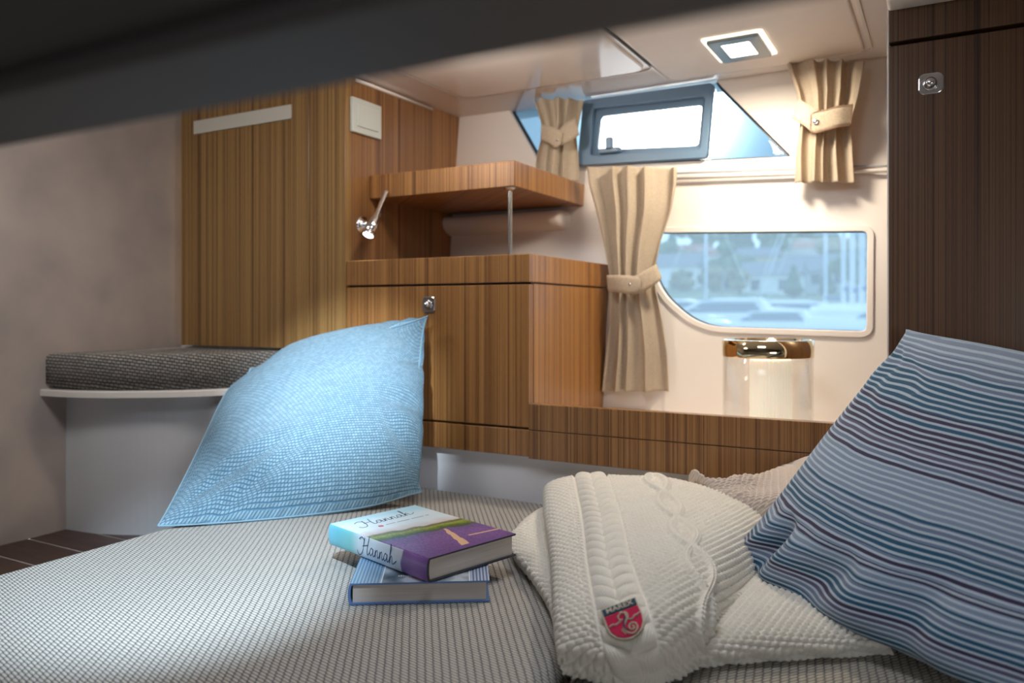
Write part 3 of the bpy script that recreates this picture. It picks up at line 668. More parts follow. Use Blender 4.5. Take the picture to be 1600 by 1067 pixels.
bm = bmesh.new(); st2([(.06, .16), (.07, .04), (-.06, -.14), (-.14, -.34), (-.12, -.52), (-.04, -.66)], k_*.8)
for v in bm.verts: v.co += nn*.0007
from_bm('sea_horse_back', bm, NAVY, bd, smooth=True)
bm = bmesh.new(); st2([(-.88, -.12), (-.66, -.06), (-.5, -.12), (-.34, -.06), (-.22, -.06)], k_*.9); st2([(.22, -.10), (.42, -.10), (.56, .0), (.72, .0), (.88, .06)], k_*.9)
from_bm('wave_line', bm, GOLD, bd, smooth=True)

# ------------------------------------------------------------------ books
def cmat(name, fn, rough=.3):
    m = new_mat(name, rough=rough); nt = m.node_tree; s = N(nt, 'ShaderNodeSeparateXYZ'); tcn = N(nt, 'ShaderNodeTexCoord'); L(nt, tcn.outputs['Object'], s.inputs[0])
    L(nt, fn(nt, s.outputs['X'], s.outputs['Y'], s.outputs['Z'], tcn.outputs['Object']), B(m).inputs['Base Color']); return m
def book(loc, ang, w, Ln, t, mats, label):
    root = thing('book', label, 'book', loc, ang); r = t/2; c = .0022
    # cover shell: top board, rounded spine, bottom board
    outer = [(w, 0)] + [(r*.35-r*.35*math.cos(a)*1.0 if False else -r*.28*math.sin(a), r-r*math.cos(a)) for a in np.linspace(0, PI, 13)] + [(w, t)]
    inner = [(w, t-c)] + [(.002-r*.22*math.sin(a)*.8, r-(r-c)*math.cos(a)) for a in np.linspace(PI, 0, 13)] + [(w, c)]
    prof = outer+inner; n = len(prof); V = [(x, y, z) for y in (0, Ln) for x, z in prof]
    Fs = [(i, (i+1) % n, n+(i+1) % n, n+i) for i in range(n)]
    m = len(outer); 
    for i in range(m-1):
        j = n-1-i; Fs.append((i+1, i, j, j-1)); Fs.append((n+i, n+i+1, n+j-1, n+j))
    o = mesh('cover', V, Fs, None, root, world=False)
    for mm in (mats['cover'], mats['spine'], mats['inside']): o.data.materials.append(mm)
    for i, p in enumerate(o.data.polygons):
        p.material_index = 0 if i in (0, m-2, m-1) or p.normal.z > .8 and i < m else (1 if i < m-1 else 2)
    box('pages', .002, w-.004, .0035, Ln-.0035, c, t-c, mats['pages'], root, bev=0, world=False)
    return root
def pages():
    def f(nt, x, y, z, v):
        c = N(nt, 'ShaderNodeCombineXYZ'); L(nt, math_n(nt, 'MULTIPLY', z, 4500), c.inputs[2]); L(nt, math_n(nt, 'MULTIPLY', x, 6), c.inputs[0])
        return ramp(nt, noise(nt, c.outputs[0], 1, 2), [(.3, (.42, .37, .33)), (.7, (.70, .64, .58))])
    return cmat('book_pages', f, .8)
PG = pages(); BKI = new_mat('dark_board', (.03, .035, .045), .4)
bw, bl_, bt = .150, .222, .030
def cov1(nt, x, y, z, v):
    n1 = noise(nt, v, 28, 3); n2 = noise(nt, v, 420, 2); n3 = noise(nt, v, 60, 3)
    yy = math_n(nt, 'ADD', math_n(nt, 'DIVIDE', y, bl_), math_n(nt, 'MULTIPLY', math_n(nt, 'SUBTRACT', n1, .5), .10))
    yy = math_n(nt, 'ADD', yy, math_n(nt, 'MULTIPLY', x, .55))
    base = ramp(nt, yy, [(0, (.17, .09, .30)), (.30, (.28, .15, .42)), (.44, (.20, .14, .34)), (.455, (.08, .15, .05)), (.50, (.16, .25, .06)), (.54, (.42, .50, .08)), (.575, (.14, .22, .08)), (.60, (.50, .36, .30)), (.65, (.62, .62, .66)), (.70, (.68, .80, .88)), (.90, (.60, .80, .90)), (1.0, (.28, .62, .78))])
    fl = mixc(nt, .75, base, ramp(nt, n2, [(.35, (.35, .3, .4)), (.65, (1, 1, 1))]), 'MULTIPLY')
    # sandy paths between the lavender beds
    p = math_n(nt, 'ADD', math_n(nt, 'MULTIPLY', x, 1.0), math_n(nt, 'MULTIPLY', math_n(nt, 'SUBTRACT', n3, .5), .008))
    p = math_n(nt, 'SUBTRACT', p, math_n(nt, 'MULTIPLY', y, .35))
    d = math_n(nt, 'ABSOLUTE', math_n(nt, 'SUBTRACT', p, .066)); k1 = math_n(nt, 'LESS_THAN', d, math_n(nt, 'SUBTRACT', .0085, math_n(nt, 'MULTIPLY', y, .07)))
    k1 = math_n(nt, 'MULTIPLY', k1, math_n(nt, 'LESS_THAN', yy, .43))
    k1 = math_n(nt, 'MULTIPLY', k1, math_n(nt, 'GREATER_THAN', y, .012))
    d2 = math_n(nt, 'ABSOLUTE', math_n(nt, 'SUBTRACT', math_n(nt, 'ADD', y, math_n(nt, 'MULTIPLY', x, .12)), .052)); k2 = math_n(nt, 'MULTIPLY', math_n(nt, 'LESS_THAN', d2, .0022), math_n(nt, 'GREATER_THAN', x, .10))
    fl = mixc(nt, math_n(nt, 'MAXIMUM', k1, k2), fl, (.75, .48, .30))
    isf = math_n(nt, 'LESS_THAN', yy, .60); return mixc(nt, isf, mixc(nt, math_n(nt, 'MULTIPLY', n1, .6), base, (.85, .93, .97)), fl)
def spn1(nt, x, y, z, v):
    n1 = noise(nt, v, 30, 2); yy = math_n(nt, 'ADD', math_n(nt, 'DIVIDE', y, bl_), math_n(nt, 'MULTIPLY', math_n(nt, 'SUBTRACT', n1, .5), .06))
    return ramp(nt, yy, [(0, (.16, .07, .30)), (.12, (.30, .15, .46)), (.235, (.22, .13, .38)), (.245, (.66, .72, .82)), (.66, (.60, .74, .84)), (.76, (.20, .58, .62)), (.9, (.16, .55, .68)), (1, (.2, .6, .8))])
M1 = dict(cover=cmat('lavender_cover', cov1), spine=cmat('lavender_spine', spn1), inside=BKI, pages=PG)
th1 = math.radians(74)
LT = .0275
A = onZ(671, 872, MT+LT+bt+.001)
b1 = book((A.x, A.y, MT+LT+.001), th1, bw, bl_, bt, M1, 'thick novel with lavender field cover lying on top of the other book')
# script lettering
def script_word(scale, org, ex, ey, nrm, mat, parent, r, name='title_lettering'):
    G_ = []
    def Lt(x, pts): G_.append([(x+a, b) for a, b in pts])
    G_.append([(-.9, .1), (-.6, -.35), (.0, -.25), (.45, .6), (.75, 2.0)])
    G_.append([(-.5, 1.6), (.1, 1.95), (.6, 1.7), (.5, .9)])
    G_.append([(.3, .85), (.9, 1.0), (1.5, 1.15)]); G_.append([(1.75, 2.2), (1.4, 1.1), (1.25, .1), (1.45, -.05), (1.8, .3)])
    a_ = [(.7, .75), (.35, .95), (.0, .4), (.2, 0), (.55, .35), (.74, .9), (.68, .2), (.85, 0), (1.15, .3)]
    n_ = [(0, .3), (.14, .9), (.06, 0), (.25, .65), (.5, .95), (.58, .6), (.52, .15), (.68, 0), (.95, .3)]
    h_ = [(0, .3), (.4, 1.5), (.55, 2.2), (.36, 2.1), (.10, 0), (.28, .6), (.52, .92), (.6, .5), (.6, .1), (.85, 0), (1.5, .5)]
    Lt(1.85, a_); Lt(2.95, n_); Lt(3.9, n_); Lt(4.85, a_); Lt(5.95, h_)
    bm = bmesh.new()
    for g in G_:
        pts = crom([(a, b, 0) for a, b in g], 6)
        tube_bm(bm, [Vector(org)+Vector(ex)*(p.x*scale)+Vector(ey)*(p.y*scale) for p in pts], r, 5)
    for v in bm.verts: # flatten into the surface
        d = (v.co-Vector(org)).dot(Vector(nrm)); v.co -= Vector(nrm)*(d*.75)
    return from_bm(name, bm, mat, parent, smooth=True, world=False)
INK = new_mat('navy_ink', (.03, .05, .13), .5)
script_word(.0125, (.028, bl_-.046, bt+.0002), (1, .06, 0), (0, 1, 0), (0, 0, 1), INK, b1, .0006)
script_word(.0105, (-.0042, .140, .008), (0, -1, 0), (0, 0, 1), (1, 0, 0), INK, b1, .0007)
bm = bmesh.new()
for i in range(24):
    if i % 8 == 5: continue
    add_box(bm, .052+i*.0032, .0544+i*.0032, bl_-.0615, bl_-.0602, bt, bt+.0003)
from_bm('small_print', bm, new_mat('grey_ink', (.28, .33, .42), .5), b1, world=False, kind='stuff')
lathe('emblem', [(.0042, 0), (.0042, .0004), (0, .0004)], (.042, bl_-.062, bt), new_mat('rose_ink', (.65, .17, .25), .5), b1, n=6, world=False)
# lower book
w2_, l2_, t2_ = .170, .235, LT
def cov2(nt, x, y, z, v):
    n1 = noise(nt, v, 25, 2)
    pic = ramp(nt, n1, [(.35, (.07, .10, .14)), (.5, (.20, .27, .34)), (.65, (.48, .55, .62))])
    sx_ = math_n(nt, 'FRACT', math_n(nt, 'DIVIDE', x, .0042)); stp = ramp(nt, sx_, [(0, (.42, .50, .66)), (.5, (.12, .17, .30))], 'CONSTANT')
    lf = math_n(nt, 'LESS_THAN', x, .036); rt = math_n(nt, 'GREATER_THAN', x, .146)
    inn = mixc(nt, math_n(nt, 'MAXIMUM', lf, rt), pic, stp)
    ln = math_n(nt, 'LESS_THAN', math_n(nt, 'ABSOLUTE', math_n(nt, 'SUBTRACT', x, .0365)), .0009); ln2 = math_n(nt, 'LESS_THAN', math_n(nt, 'ABSOLUTE', math_n(nt, 'SUBTRACT', x, .1455)), .0009)
    inn = mixc(nt, math_n(nt, 'MAXIMUM', ln, ln2), inn, (.7, .78, .85))
    return mixc(nt, math_n(nt, 'MULTIPLY', lf, .55), inn, (.10, .26, .40))
BL2 = new_mat('blue_board', (.10, .19, .40), .45)
M2 = dict(cover=cmat('striped_cover', cov2, .2), spine=BL2, inside=BL2, pages=PG)
Fp = onZ(548, 946, MT+.0005); th2 = math.atan2(onZ(772, 941, MT).y-Fp.y, onZ(772, 941, MT).x-Fp.x)
b2 = book((Fp.x, Fp.y, MT+.0008), th2, w2_, l2_, t2_-.001, M2, 'blue hardback with striped cover lying under the lavender novel')
def print_line(x_0, x_1, y_, h_, mat, skip):
    bm = bmesh.new(); x_ = x_0; k = 0
    while x_ < x_1:
        if k not in skip: add_box(bm, x_, x_+h_*.62, y_, y_+h_*(1 if k % 3 else .8), t2_-.001, t2_-.0006)
        x_ += h_*.95; k += 1
    from_bm('small_print', bm, mat, b2, world=False, kind='stuff')
print_line(.056, .130, .022, .0030, new_mat('pale_ink', (.7, .75, .8), .5), (7, 15)); print_line(.078, .106, .010, .0028, new_mat('orange_ink', (.7, .25, .12), .5), ())

# ------------------------------------------------------------------ curtains
SNAP = CHROME
def curtain(prof, Yp, folds, amp, label, seed, strapA, strapB, snap, hem=True, tie_t=.4):
    rs = np.random.RandomState(seed); n, m = 130, 90
    ty = np.array([p[2] for p in prof], float); T = (ty-ty[0])/(ty[-1]-ty[0])
    t = np.linspace(0, 1, m); xl = np.interp(t, T, [p[0] for p in prof]); xr = np.interp(t, T, [p[1] for p in prof])
    ker = np.array([1, 2, 3, 2, 1.])/9
    xl = np.convolve(np.pad(xl, 2, 'edge'), ker, 'valid'); xr = np.convolve(np.pad(xr, 2, 'edge'), ker, 'valid')
    dl = [p[3] if len(p) > 3 else 0 for p in prof]; dtilt = np.interp(t, T, dl)
    y = ty[0]+t*(ty[-1]-ty[0]); s = np.linspace(0, 1, n); P = np.zeros((m, n, 3))
    ph = rs.rand(4)*6; width = (xr-xl)
    for j in range(m):
        k = amp*(.55+.45*min(1, width[j]/width.max()))
        ss = s + .045*np.sin(2*PI*s*1.3+ph[0]+t[j]*1.1) + .02*np.sin(2*PI*s*3.1+ph[1]*2-t[j]*1.7)
        d = np.sin(2*PI*folds*ss+ph[1]+.5*np.sin(3*t[j]+ph[2])); d = np.sign(d)*np.abs(d)**.75
        d = d*k + .3*k*np.sin(2*PI*folds*.47*s+ph[3]+t[j]*2)
        px = xl[j]+s*width[j]; py = y[j]+dtilt[j]*(s-.5)*2
        for i in range(n):
            p = onY(px[i], py[i], Yp); P[j, i] = (p.x + .25*k*math.cos(2*PI*folds*ss[i]+ph[1]), Yp-.018*math.sin(PI*s[i])-d[i], p.z)
    H = (P[0, n//2, 2]-P[-1, n//2, 2])
    uv = np.stack(np.meshgrid(s*.35, t*H), -1)
    root = thing('curtain', label, 'curtain', tuple(P[-1, n//2]), 0, None)
    c = gridmesh('cloth', P, CURT, root, uv=uv); md = c.modifiers.new('thick', 'SOLIDIFY'); md.thickness = .0016; md.offset = 0
    # hem roll at the lower edge
    def strap(pts, yy, name='tieback'):
        # pts: (x_top, y_top, x_bot, y_bot, depth towards the cabin)
        C = crom([(a, b, dd) for a, b, c_, d_, dd in pts], 6); D = crom([(c_, d_, dd) for a, b, c_, d_, dd in pts], 6)
        nr = 6; Q = np.zeros((nr, len(C), 3))
        for i, (a, b) in enumerate(zip(C, D)):
            for r_ in range(nr):
                f = r_/(nr-1); q = onY(a.x+(b.x-a.x)*f, a.y+(b.y-a.y)*f, yy-a.z-.001*math.sin(PI*f)); Q[r_, i] = q
        L_ = np.linspace(0, .09, len(C)); u_ = np.stack(np.meshgrid(L_, np.linspace(0, .025, nr)), -1)
        o = gridmesh(name, Q, CURT, root, uv=u_); md = o.modifiers.new('thick', 'SOLIDIFY'); md.thickness = .003; md.offset = -1
        bm = bmesh.new(); off = Vector((0, -.0022, 0))
        loop = [Vector(q)+off for q in list(Q[0])+list(Q[1:, -1])+list(Q[-1, ::-1][1:])+list(Q[::-1, 0][1:-1])]
        cen = sum(loop, Vector())/len(loop); 
        tube_bm(bm, [p+(cen-p).normalized()*.0012 for p in loop]+[loop[0]+(cen-loop[0]).normalized()*.0012], .0007, 5)
        from_bm('stitching', bm, new_mat('rust_thread', (.36, .20, .13), .8), o, smooth=True)
        return o
    strap(strapB, Yp); a_ = strap(strapA, Yp-.004)
    q = onY(snap[0], snap[1], Yp-snap[2])
    lathe('snap_button', [(.0055, 0), (.0058, .001), (.005, .0022), (.0042, .0016), (.003, .0018), (.002, .003), (0, .0033)], (q.x, q.y, q.z), SNAP, a_, axis=(0, -1, 0), n=24)
    return root
D = .034
curtain([(920, 1061, 262), (921, 1060, 285), (932, 1052, 330), (942, 1034, 380), (950, 1024, 425), (951, 1026, 450), (948, 1036, 500), (942, 1044, 550), (935, 1047, 611)], 1.668, 4.5, .012,
        'long beige linen curtain tied back left of the lower side window', 2,
        [(949, 430, 951, 455, D-.012), (965, 430, 968, 457, D), (985, 431, 984, 459, D+.004), (997, 433, 994, 457, D+.005), (1001, 440, 1000, 450, D+.005)],
        [(984, 436, 985, 462, D), (1000, 427, 1006, 455, D+.003), (1020, 416, 1028, 441, D-.002), (1024, 413, 1033, 434, D-.010)], (986, 444, D+.010))
curtain([(1227, 1352, 98), (1232, 1348, 112), (1243, 1342, 145), (1250, 1333, 180), (1248, 1330, 200), (1243, 1331, 235), (1240, 1334, 286)], 1.700, 4.5, .011,
        'short beige linen curtain tied back beside the dark cabinet, above the curtain rail', 5,
        [(1333, 163, 1330, 197, D-.012), (1312, 165, 1310, 199, D), (1288, 171, 1288, 205, D+.004), (1272, 175, 1273, 208, D+.006), (1266, 178, 1265, 202, D+.006)],
        [(1250, 155, 1239, 186, D-.010), (1262, 163, 1256, 196, D+.002), (1280, 172, 1272, 210, D+.004)], (1274, 190, D+.012))
curtain([(838, 912, 156), (843, 908, 172), (850, 902, 195), (850, 898, 215), (843, 900, 240), (836, 902, 282)], 1.700, 3.5, .011,
        'short beige linen curtain tied back above the veneer shelf, left of the opening portlight', 9,
        [(847, 194, 846, 220, D-.012), (858, 197, 857, 224, D), (872, 202, 869, 231, D+.004), (880, 208, 876, 226, D+.004)],
        [(872, 205, 874, 230, D), (888, 190, 892, 220, D+.001), (898, 183, 905, 211, D-.01)], (872, 219, D+.010))
# curtain rail
ra, rb = onY(1062, 277, 1.720), onY(1388, 266, 1.720); dr = (rb-ra)/(rb.x-ra.x)
rl = thing('curtain_rail', 'slim white curtain rail running along the hull between the two side windows', 'rail', tuple(ra))
s_ = ra+dr*(-.72-ra.x); e_ = ra+dr*(.3-ra.x)
tube('rail', [s_, e_], .0042, GEL, rl); s2 = s_+Vector((0, .003, .010)); e2 = e_+Vector((0, .003, .010))
tube('rail_lip', [s2, e2], .0025, new_mat('grey_rail_lip', (.45, .47, .50), .3), rl)

# ------------------------------------------------------------------ lamp, switch, downlight
p = onX(566, 352, XP); tail = onX(604.5, 297, XP+.055); bulb = onX(575, 368, XP+.055)
rlp = thing('reading_lamp', 'small chrome swivel reading lamp glowing on the veneer panel', 'lamp', tuple(p))
lathe('wall_mount', [(.021, 0), (.021, .003), (.018, .006), (.012, .007), (.011, .013), (.009, .017), (.004, .019), (0, .019)], tuple(p), CHROME, rlp, axis=(1, 0, 0), n=36)
ax = (tail-bulb).normalized(); mid = bulb+ax*.045
tube('arm', crom([p+Vector((.017, 0, 0)), p+Vector((.028, .006, .004)), p+Vector((.033, .014, .016)), p+Vector((.036, .022, .032)), mid+ax*.018], 5), .0032, CHROME, rlp)
Lh = (tail-bulb).length
lathe('lamp_head', [(.0118, 0), (.0128, .001), (.0128, .008), (.0118, .009), (.0118, .011), (.0128, .012), (.012, .032), (.0095, .048), (.006, .056), (.0052, Lh-.006), (.004, Lh), (0, Lh)], tuple(bulb), CHROME, rlp, axis=tuple(ax), n=32)
lathe('lens', [(.0112, .0015), (.006, .0005), (0, .0003)], tuple(bulb), emit('cool_led', (.75, .92, 1), 14), rlp, axis=tuple(ax), n=24)
light('reading_lamp_light', 'SPOT', bulb-ax*.004, bulb-ax*.2+Vector((-.03, 0, 0)), .35, (.8, .93, 1), spot_size=math.radians(100), spot_blend=.6, shadow_soft_size=.01)
sa = onX(546, 150, XP); sb = onX(591.5, 219, XP)
sw = thing('light_switch', 'square grey-white light switch on the veneer panel above the shelf', 'switch', (XP, (sa.y+sb.y)/2, sb.z))
swm = new_mat('switch_plastic', (.60, .64, .60), .35)
y0, y1, z0, z1 = sa.y, sb.y, onX(591.5, 219, XP).z, onX(591.5, 167, XP).z
box('cover_plate', XP, XP+.009, y0, y1, z0, z1, swm, sw, bev=.002)
box('rocker', XP+.008, XP+.013, y0+.014, y1-.014, z0+.014, z1-.014, swm, sw, bev=.0015)
# ceiling downlight
la, lb, lc_, ld_ = onZ(1115, 52, ZC), onZ(1195, 42, ZC), onZ(1206, 75, ZC), onZ(1135, 86, ZC)
lx0, lx1 = (la.x+ld_.x)/2, (lb.x+lc_.x)/2; ly0, ly1 = (la.y+lb.y)/2, (lc_.y+ld_.y)/2
lx0, lx1 = -.396, -.303; zc = ZC-.0075
dl = thing('ceiling_light', 'rectangular glass-edged ceiling light glowing above the side windows', 'lamp', ((lx0+lx1)/2, (ly0+ly1)/2, zc))
bm = bmesh.new(); me = filled([rrect(lx0-.010, lx1+.010, ly0-.010, ly1+.010, .006), rrect(lx0, lx1, ly0, ly1, .004)], .003)
mapped('glow_rim', me, lambda x, y, z: (x, y, zc-.002+z), emit('edge_glow', (1, .93, .80), 1.0), dl)
me = filled([rrect(lx0, lx1, ly0, ly1, .004), rrect(lx0+.019, lx1-.019, ly0+.022, ly1-.022, .004)], .006, .001)
mapped('bezel', me, lambda x, y, z: (x, y, zc-.005+z), new_mat('smoked_glass_bezel', (.16, .19, .20), .25), dl)
box('diffuser', lx0+.018, lx1-.018, ly0+.021, ly1-.021, zc-.007, zc-.002, emit('warm_diffuser', (1, .97, .9), 7), dl, bev=.001)

# ------------------------------------------------------------------ candle in hurricane glass
hc = onY(1199, 560, 1.50); R = 67.5/F*hc.dot(FW)*1.0; gz = NKZ+.001; gt = hc.dot(FW)*(HOR-531)/F
hg = thing('hurricane_glass', 'clear glass cylinder with a gold mirrored band on the window ledge', 'candle holder', (hc.x, hc.y, gz))
lathe('glass', [(.0, .001), (R-.003, .001), (R, .004), (R, gt-gz), (R-.003, gt-gz), (R-.003, .006), (0, .006)], (hc.x, hc.y, gz), GLASSH, hg, n=64)
MIR = new_mat('gold_mirror_band', (.80, .66, .42), .06, 1)
bz = gt-.031
lathe('metal_band', [(R+.0006, bz-gz), (R+.0012, bz-gz+.001), (R+.0012, gt-gz), (R-.0035, gt-gz+.001), (R-.0035, bz-gz), (R+.0006, bz-gz)], (hc.x, hc.y, gz), MIR, hg, n=64)
cd = thing('candle', 'lit ribbed ivory pillar candle standing inside the glass cylinder', 'candle', (hc.x+.003, hc.y, gz+.006))
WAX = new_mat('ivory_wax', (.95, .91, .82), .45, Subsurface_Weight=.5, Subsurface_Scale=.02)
B(WAX).inputs['Subsurface Radius'].default_value = (1, .6, .35); B(WAX).inputs['Emission Color'].default_value = (1, .88, .68, 1); B(WAX).inputs['Emission Strength'].default_value = .45  # own glow added to the wax so the candle reads brighter
cx, cy = hc.x+.006, hc.y; cr = 31/F*hc.dot(FW); ct = hc.dot(FW)*(HOR-560)/F
Pc = []
for rr, z in [(1, gz+.007), (1, ct-.006), (.985, ct-.002), (.93, ct), (.75, ct-.001), (.5, ct-.004), (.2, ct-.006), (.001, ct-.006)]:
    Pc.append([(cx+cr*rr*(1+.018*math.cos(36*a))*math.cos(a), cy+cr*rr*(1+.018*math.cos(36*a))*math.sin(a), z) for a in np.linspace(0, 2*PI, 216, endpoint=False)])
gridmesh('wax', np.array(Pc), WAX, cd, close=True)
tube('wick', [(cx, cy, ct-.007), (cx, cy, ct+.004), (cx+.001, cy, ct+.008)], .0009, new_mat('wick_black', (.02, .02, .02), .9), cd, n=6)
lathe('flame', [(.0005, .004), (.0035, .007), (.0048, .012), (.004, .019), (.002, .027), (.0003, .034)], (cx, cy, ct), emit('flame', (1, .55, .18), 9), cd, n=14)
light('candle_flame_light', 'POINT', (cx, cy, ct+.016), (cx, cy, 0), .5, (1, .62, .30), shadow_soft_size=.005)

# ------------------------------------------------------------------ outside: marina beyond the glass
def gp(d, px, py=487): return atD(px, py, d)
WZ = -.95
WAT = new_mat('harbour_water', (.10, .20, .27), .12); nt = WAT.node_tree; bump(WAT, noise(nt, N(nt, 'ShaderNodeNewGeometry').outputs['Position'], .8, 3), .6, .3)
struct(box('floor', -160, 120, 3.0, 70, WZ-.2, WZ, WAT, bev=0)).name = 'water'
bpy.data.objects['water']['kind'] = 'stuff'; bpy.data.objects['water']['label'] = 'rippled harbour water beyond the side window'
# wooded hillside
def hill_z(Y_): return WZ + .6 + max(0, (Y_-68))*.115
HILL = new_mat('hillside_green', (.16, .22, .12), .9); nt = HILL.node_tree
L(nt, ramp(nt, noise(nt, N(nt, 'ShaderNodeNewGeometry').outputs['Position'], .12, 4), [(.3, (.10, .15, .09)), (.5, (.22, .26, .15)), (.7, (.38, .36, .28))]), B(HILL).inputs['Base Color'])
Ph = [[(x_, y_, (hill_z(y_)+1.2*math.sin(x_*.07+y_*.05)) if y_ > 69 else WZ-.1) for x_ in np.linspace(-170, 110, 60)] for y_ in [66, 68.9, 70]+list(np.linspace(74, 200, 26))]
hl = gridmesh('hillside', np.array(Ph), HILL); hl['kind'] = 'structure'
rs = np.random.RandomState(7); OCC = []
def place(px, y_, r):
    while True:
        x_ = onY(px, 487, y_).x
        if all(math.hypot(x_-a, y_-b) > r+c for a, b, c in OCC): break
        y_ += 2
    OCC.append((x_, y_, r)); return y_
def foliage(c0): 
    m = new_mat('foliage', c0, .9); nt = m.node_tree; g = N(nt, 'ShaderNodeNewGeometry').outputs['Position']
    L(nt, ramp(nt, noise(nt, g, 1.2, 3), [(.3, tuple(x*.5 for x in c0)), (.7, tuple(x*1.5 for x in c0))]), B(m).inputs['Base Color']); return m
FOL = [foliage((.06, .10, .06)), foliage((.12, .16, .07)), foliage((.20, .18, .09))]
TRK = new_mat('bark', (.12, .08, .05), .9)
def tree(x_, y_, h, kind, label):
    z_ = hill_z(y_)-.3; t = thing('tree', label, 'tree', (x_, y_, z_), 0, 'trees on the hillside across the harbour')
    bm = bmesh.new(); tube_bm(bm, [(x_, y_, z_), (x_+.1, y_, z_+h*.5)], [h*.03, h*.018], 6); from_bm('trunk', bm, TRK, t)
    bm = bmesh.new()
    for k in range(9 if kind else 5):
        q = bmesh.ops.create_icosphere(bm, subdivisions=2, radius=1)
        if kind: c = Vector((rs.randn()*h*.16, rs.randn()*h*.14, h*(.40+.5*rs.rand()))); r = h*(.15+.10*rs.rand()); sc_ = Vector((r, r, r*.85))
        else: f = k/5; c = Vector((0, 0, h*(.25+.62*f))); r = h*.24*(1-f*.8); sc_ = Vector((r, r, h*.17))
        for v in q['verts']: v.co = Vector((x_, y_, z_))+c+Vector((v.co.x*sc_.x, v.co.y*sc_.y, v.co.z*sc_.z))*(1+.15*rs.randn()*.5)
    from_bm('crown', bm, FOL[kind], t)
kinds = ['dark pointed conifer', 'round green leafy tree', 'yellowish leafy tree']
spots = [(1030, 104, 6, 'beside the white house at the left window edge'), (1066, 84, 3.5, 'on the shore below the left houses'), (1085, 104, 5, 'behind the small grey boathouse'), (1142, 103, 6, 'just right of the small grey boathouse'), (1112, 86, 3.6, 'on the shore in front of the tile-roofed house'), (1160, 140, 11, 'tallest above the ochre house, left one'), (1205, 120, 7, 'between the ochre house and the centre'), (1155, 84, 3.5, 'on the shore below the ochre house'), (1200, 150, 9, 'on the ridge in the centre of the view'), (1228, 120, 7, 'left of the red-roofed centre house'), (1258, 145, 11, 'on the ridge right of the red-roofed centre house'), (1240, 84, 4, 'on the shore right of the long low white house'), (1283, 140, 9, 'on the ridge above the long grey house'), (1303, 106, 6, 'beside the long grey house'), (1340, 118, 8, 'behind the sailboat masts'), (1362, 150, 9, 'on the ridge at the right window edge'), (1090, 160, 9, 'on the ridge above the left houses'), (1050, 150, 8, 'on the ridge at the left window edge'), (1150, 182, 9, 'on the ridge left of the tallest tree'), (1232, 165, 11, 'highest on the ridge in the centre'), (1292, 84, 3.8, 'on the shore below the long grey house'), (1330, 88, 4, 'on the shore between the masts'), (1064, 112, 5, 'between the two left houses')]
ROOF = [new_mat('slate_roof', (.22, .22, .24), .8), new_mat('clay_roof', (.38, .18, .12), .8)]; WL = [new_mat('white_clapboard', (.85, .84, .80), .7), new_mat('ochre_clapboard', (.62, .48, .28), .7), new_mat('grey_clapboard', (.5, .52, .55), .7)]; PANE = new_mat('dark_window', (.05, .08, .11), .1)
def house(px, y_, w_, h_, wi, ri, label):
    w_ *= .75; h_ *= .8
    y_ = place(px, y_, w_*.62)-w_*.35; q = onY(px, 487, y_); x_ = q.x; z_ = hill_z(y_)-.8; d_ = w_*.7; t = thing('house', label, 'house', (x_, y_, z_))
    box('wall', x_-w_/2, x_+w_/2, y_, y_+d_, z_, z_+h_, WL[wi], t, bev=0)
    e = .4; zt_ = z_+h_; rh_ = w_*.28
    V = [(x_-w_/2-e, y_-e, zt_), (x_+w_/2+e, y_-e, zt_), (x_+w_/2+e, y_+d_+e, zt_), (x_-w_/2-e, y_+d_+e, zt_), (x_-w_/2-e, y_+d_/2, zt_+rh_), (x_+w_/2+e, y_+d_/2, zt_+rh_)]
    mesh('roof', V, [(0, 1, 5, 4), (2, 3, 4, 5), (0, 4, 3), (1, 2, 5), (0, 3, 2, 1)], ROOF[ri], t)
    nwin = max(2, int(w_/2.2))
    for rw in range(max(1, int((h_+.5)/2.6))):
        for k in range(nwin):
            wx = x_-w_/2+(k+.5)*w_/nwin; wz = z_+1.0+rw*2.5
            box('window', wx-.5, wx+.5, y_-.06, y_+.02, wz, wz+1.2, PANE, t, bev=0)
for i, a_ in enumerate([(1048, 92, 8, 5, 0, 0, 'white two-storey house across the harbour near the left window edge'), (1108, 118, 6, 5, 0, 1, 'white tile-roofed house high between trees across the harbour'), (1180, 118, 7, 4.5, 1, 0, 'ochre house with grey roof across the harbour'), (1202, 92, 8, 3.4, 0, 0, 'long low white house near the shore across the harbour'), (1275, 100, 10, 3.2, 2, 0, 'long grey house above the shore across the harbour'), (1318, 134, 7, 5, 0, 1, 'white house high behind the sailboat masts'), (1128, 92, 4, 3, 2, 0, 'small grey boathouse by the shore'), (1080, 134, 7, 5, 2, 1, 'grey red-roofed house high on the left of the hillside'), (1245, 132, 7, 5, 0, 1, 'white red-roofed house high at the centre of the hillside')]): house(*a_)
for i, (px, y_, h, wh) in enumerate(spots):
    y_ = place(px, y_, h*.45); q = onY(px, 487, y_); kd = [1, 2, 0][i % 3]; tree(q.x, y_, h, kd, kinds[kd]+' '+wh)
HULL = new_mat('boat_white', (.88, .88, .88), .3); BGL = new_mat('boat_glass', (.10, .16, .22), .1); ALU = new_mat('mast_alloy', (.78, .80, .82), .35); BLUEC = new_mat('blue_canvas', (.09, .16, .30), .8)
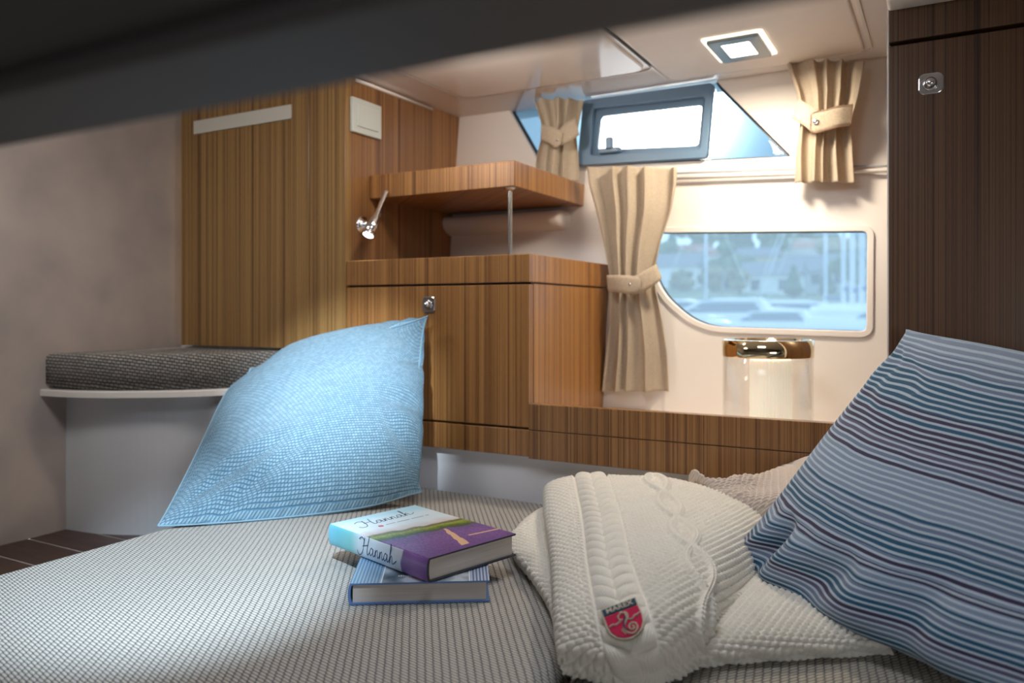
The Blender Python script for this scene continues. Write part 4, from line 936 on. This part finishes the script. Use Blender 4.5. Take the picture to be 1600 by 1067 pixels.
def hull_mesh(cx_, cy_, ln, bm_, h_, parent, sgn=1):
    rows_ = []
    for i in range(15):
        f = i/14; half = bm_/2*(1-max(0, f-.45)**2/.3025)**.5 if f < 1 else .01
        sheer = h_*(1+.35*f*f); x_ = cx_+sgn*(f-.5)*ln
        rows_.append([(x_, cy_-half, WZ+sheer), (x_, cy_-half*.85, WZ+sheer*.35), (x_, cy_-half*.4, WZ+.004), (x_, cy_+half*.4, WZ+.004), (x_, cy_+half*.85, WZ+sheer*.35), (x_, cy_+half, WZ+sheer)])
    gridmesh('hull', np.array(rows_), HULL, parent, close=True)
def motorboat(px, y_, ln, sgn, label):
    q = onY(px, 487, y_); t = thing('motorboat', label, 'boat', (q.x, y_, WZ)); hull_mesh(q.x, y_, ln, ln*.3, ln*.12, t, sgn); h0 = WZ+ln*.13
    def cab_(f0, f1, f2, f3, z0_, z1_, wd, mat, nm):
        X_ = [q.x+sgn*f*ln for f in (f0, f1, f2, f3)]; V = [(X_[0], y_-wd, z0_), (X_[1], y_-wd, z0_), (X_[2], y_-wd*.85, z1_), (X_[3], y_-wd*.85, z1_), (X_[0], y_+wd, z0_), (X_[1], y_+wd, z0_), (X_[2], y_+wd*.85, z1_), (X_[3], y_+wd*.85, z1_)]
        mesh(nm, V, [(0, 1, 2, 3), (5, 4, 7, 6), (1, 5, 6, 2), (4, 0, 3, 7), (3, 2, 6, 7), (0, 4, 5, 1)], mat, t)
    cab_(-.35, .30, .12, -.28, h0, h0+ln*.10, ln*.11, HULL, 'cabin'); cab_(-.30, .20, .10, -.24, h0+ln*.025, h0+ln*.085, ln*.116, BGL, 'cabin_window')
    cab_(-.28, .08, .0, -.26, h0+ln*.10, h0+ln*.115, ln*.12, HULL, 'cabin_roof'); tube('rail', [(q.x+sgn*ln*f, y_-ln*.13, h0+ln*.05+ln*.02*f) for f in (.1, .3, .45)], .02, ALU, t, n=5)
motorboat(1125, 31, 6.0, -1, 'nearest white motorboat moored in the middle of the view'); motorboat(1200, 27, 4.2, -1, 'white motorboat with dark side glass to its right'); motorboat(1075, 48, 7.0, 1, 'white motorboat moored further back at the left'); motorboat(1260, 38, 6, 1, 'white motorboat moored in front of the sailboats'); motorboat(1400, 25, 5, -1, 'white motorboat at the right window edge')
def sailboat(px, y_, ln, hm, label):
    q = onY(px, 487, y_); t = thing('sailboat', label, 'boat', (q.x, y_, WZ)); hull_mesh(q.x, y_, ln, ln*.3, ln*.11, t, -1)
    box('cabin', q.x-ln*.2, q.x+ln*.22, y_-ln*.08, y_+ln*.08, WZ+ln*.10, WZ+ln*.15, HULL, t, bev=.05)
    tube('mast', [(q.x, y_, WZ+ln*.1), (q.x, y_, WZ+hm)], .11, ALU, t, n=8); tube('boom', [(q.x, y_, WZ+ln*.23), (q.x+ln*.42, y_, WZ+ln*.23)], .12, BLUEC, t, n=8)
    for sx__ in (-.5, .48): tube('stay', [(q.x+sx__*ln, y_, WZ+ln*.13), (q.x, y_, WZ+hm)], .025, ALU, t, n=4)
    tube('spreader', [(q.x-.7, y_, WZ+hm*.55), (q.x+.7, y_, WZ+hm*.55)], .03, ALU, t, n=4)
sailboat(1318, 42, 9, 13, 'sailboat with tall mast, leftmost of the masts at the right window edge'); sailboat(1332, 36, 8, 12, 'sailboat whose mast is second from the left at the right window edge'); sailboat(1347, 33, 8, 12, 'sailboat with the rightmost mast in the window'); sailboat(1103, 60, 8, 10.5, 'distant sailboat with a single thin mast at the left of the view'); sailboat(1290, 55, 8, 11, 'distant sailboat behind the moored motorboat')
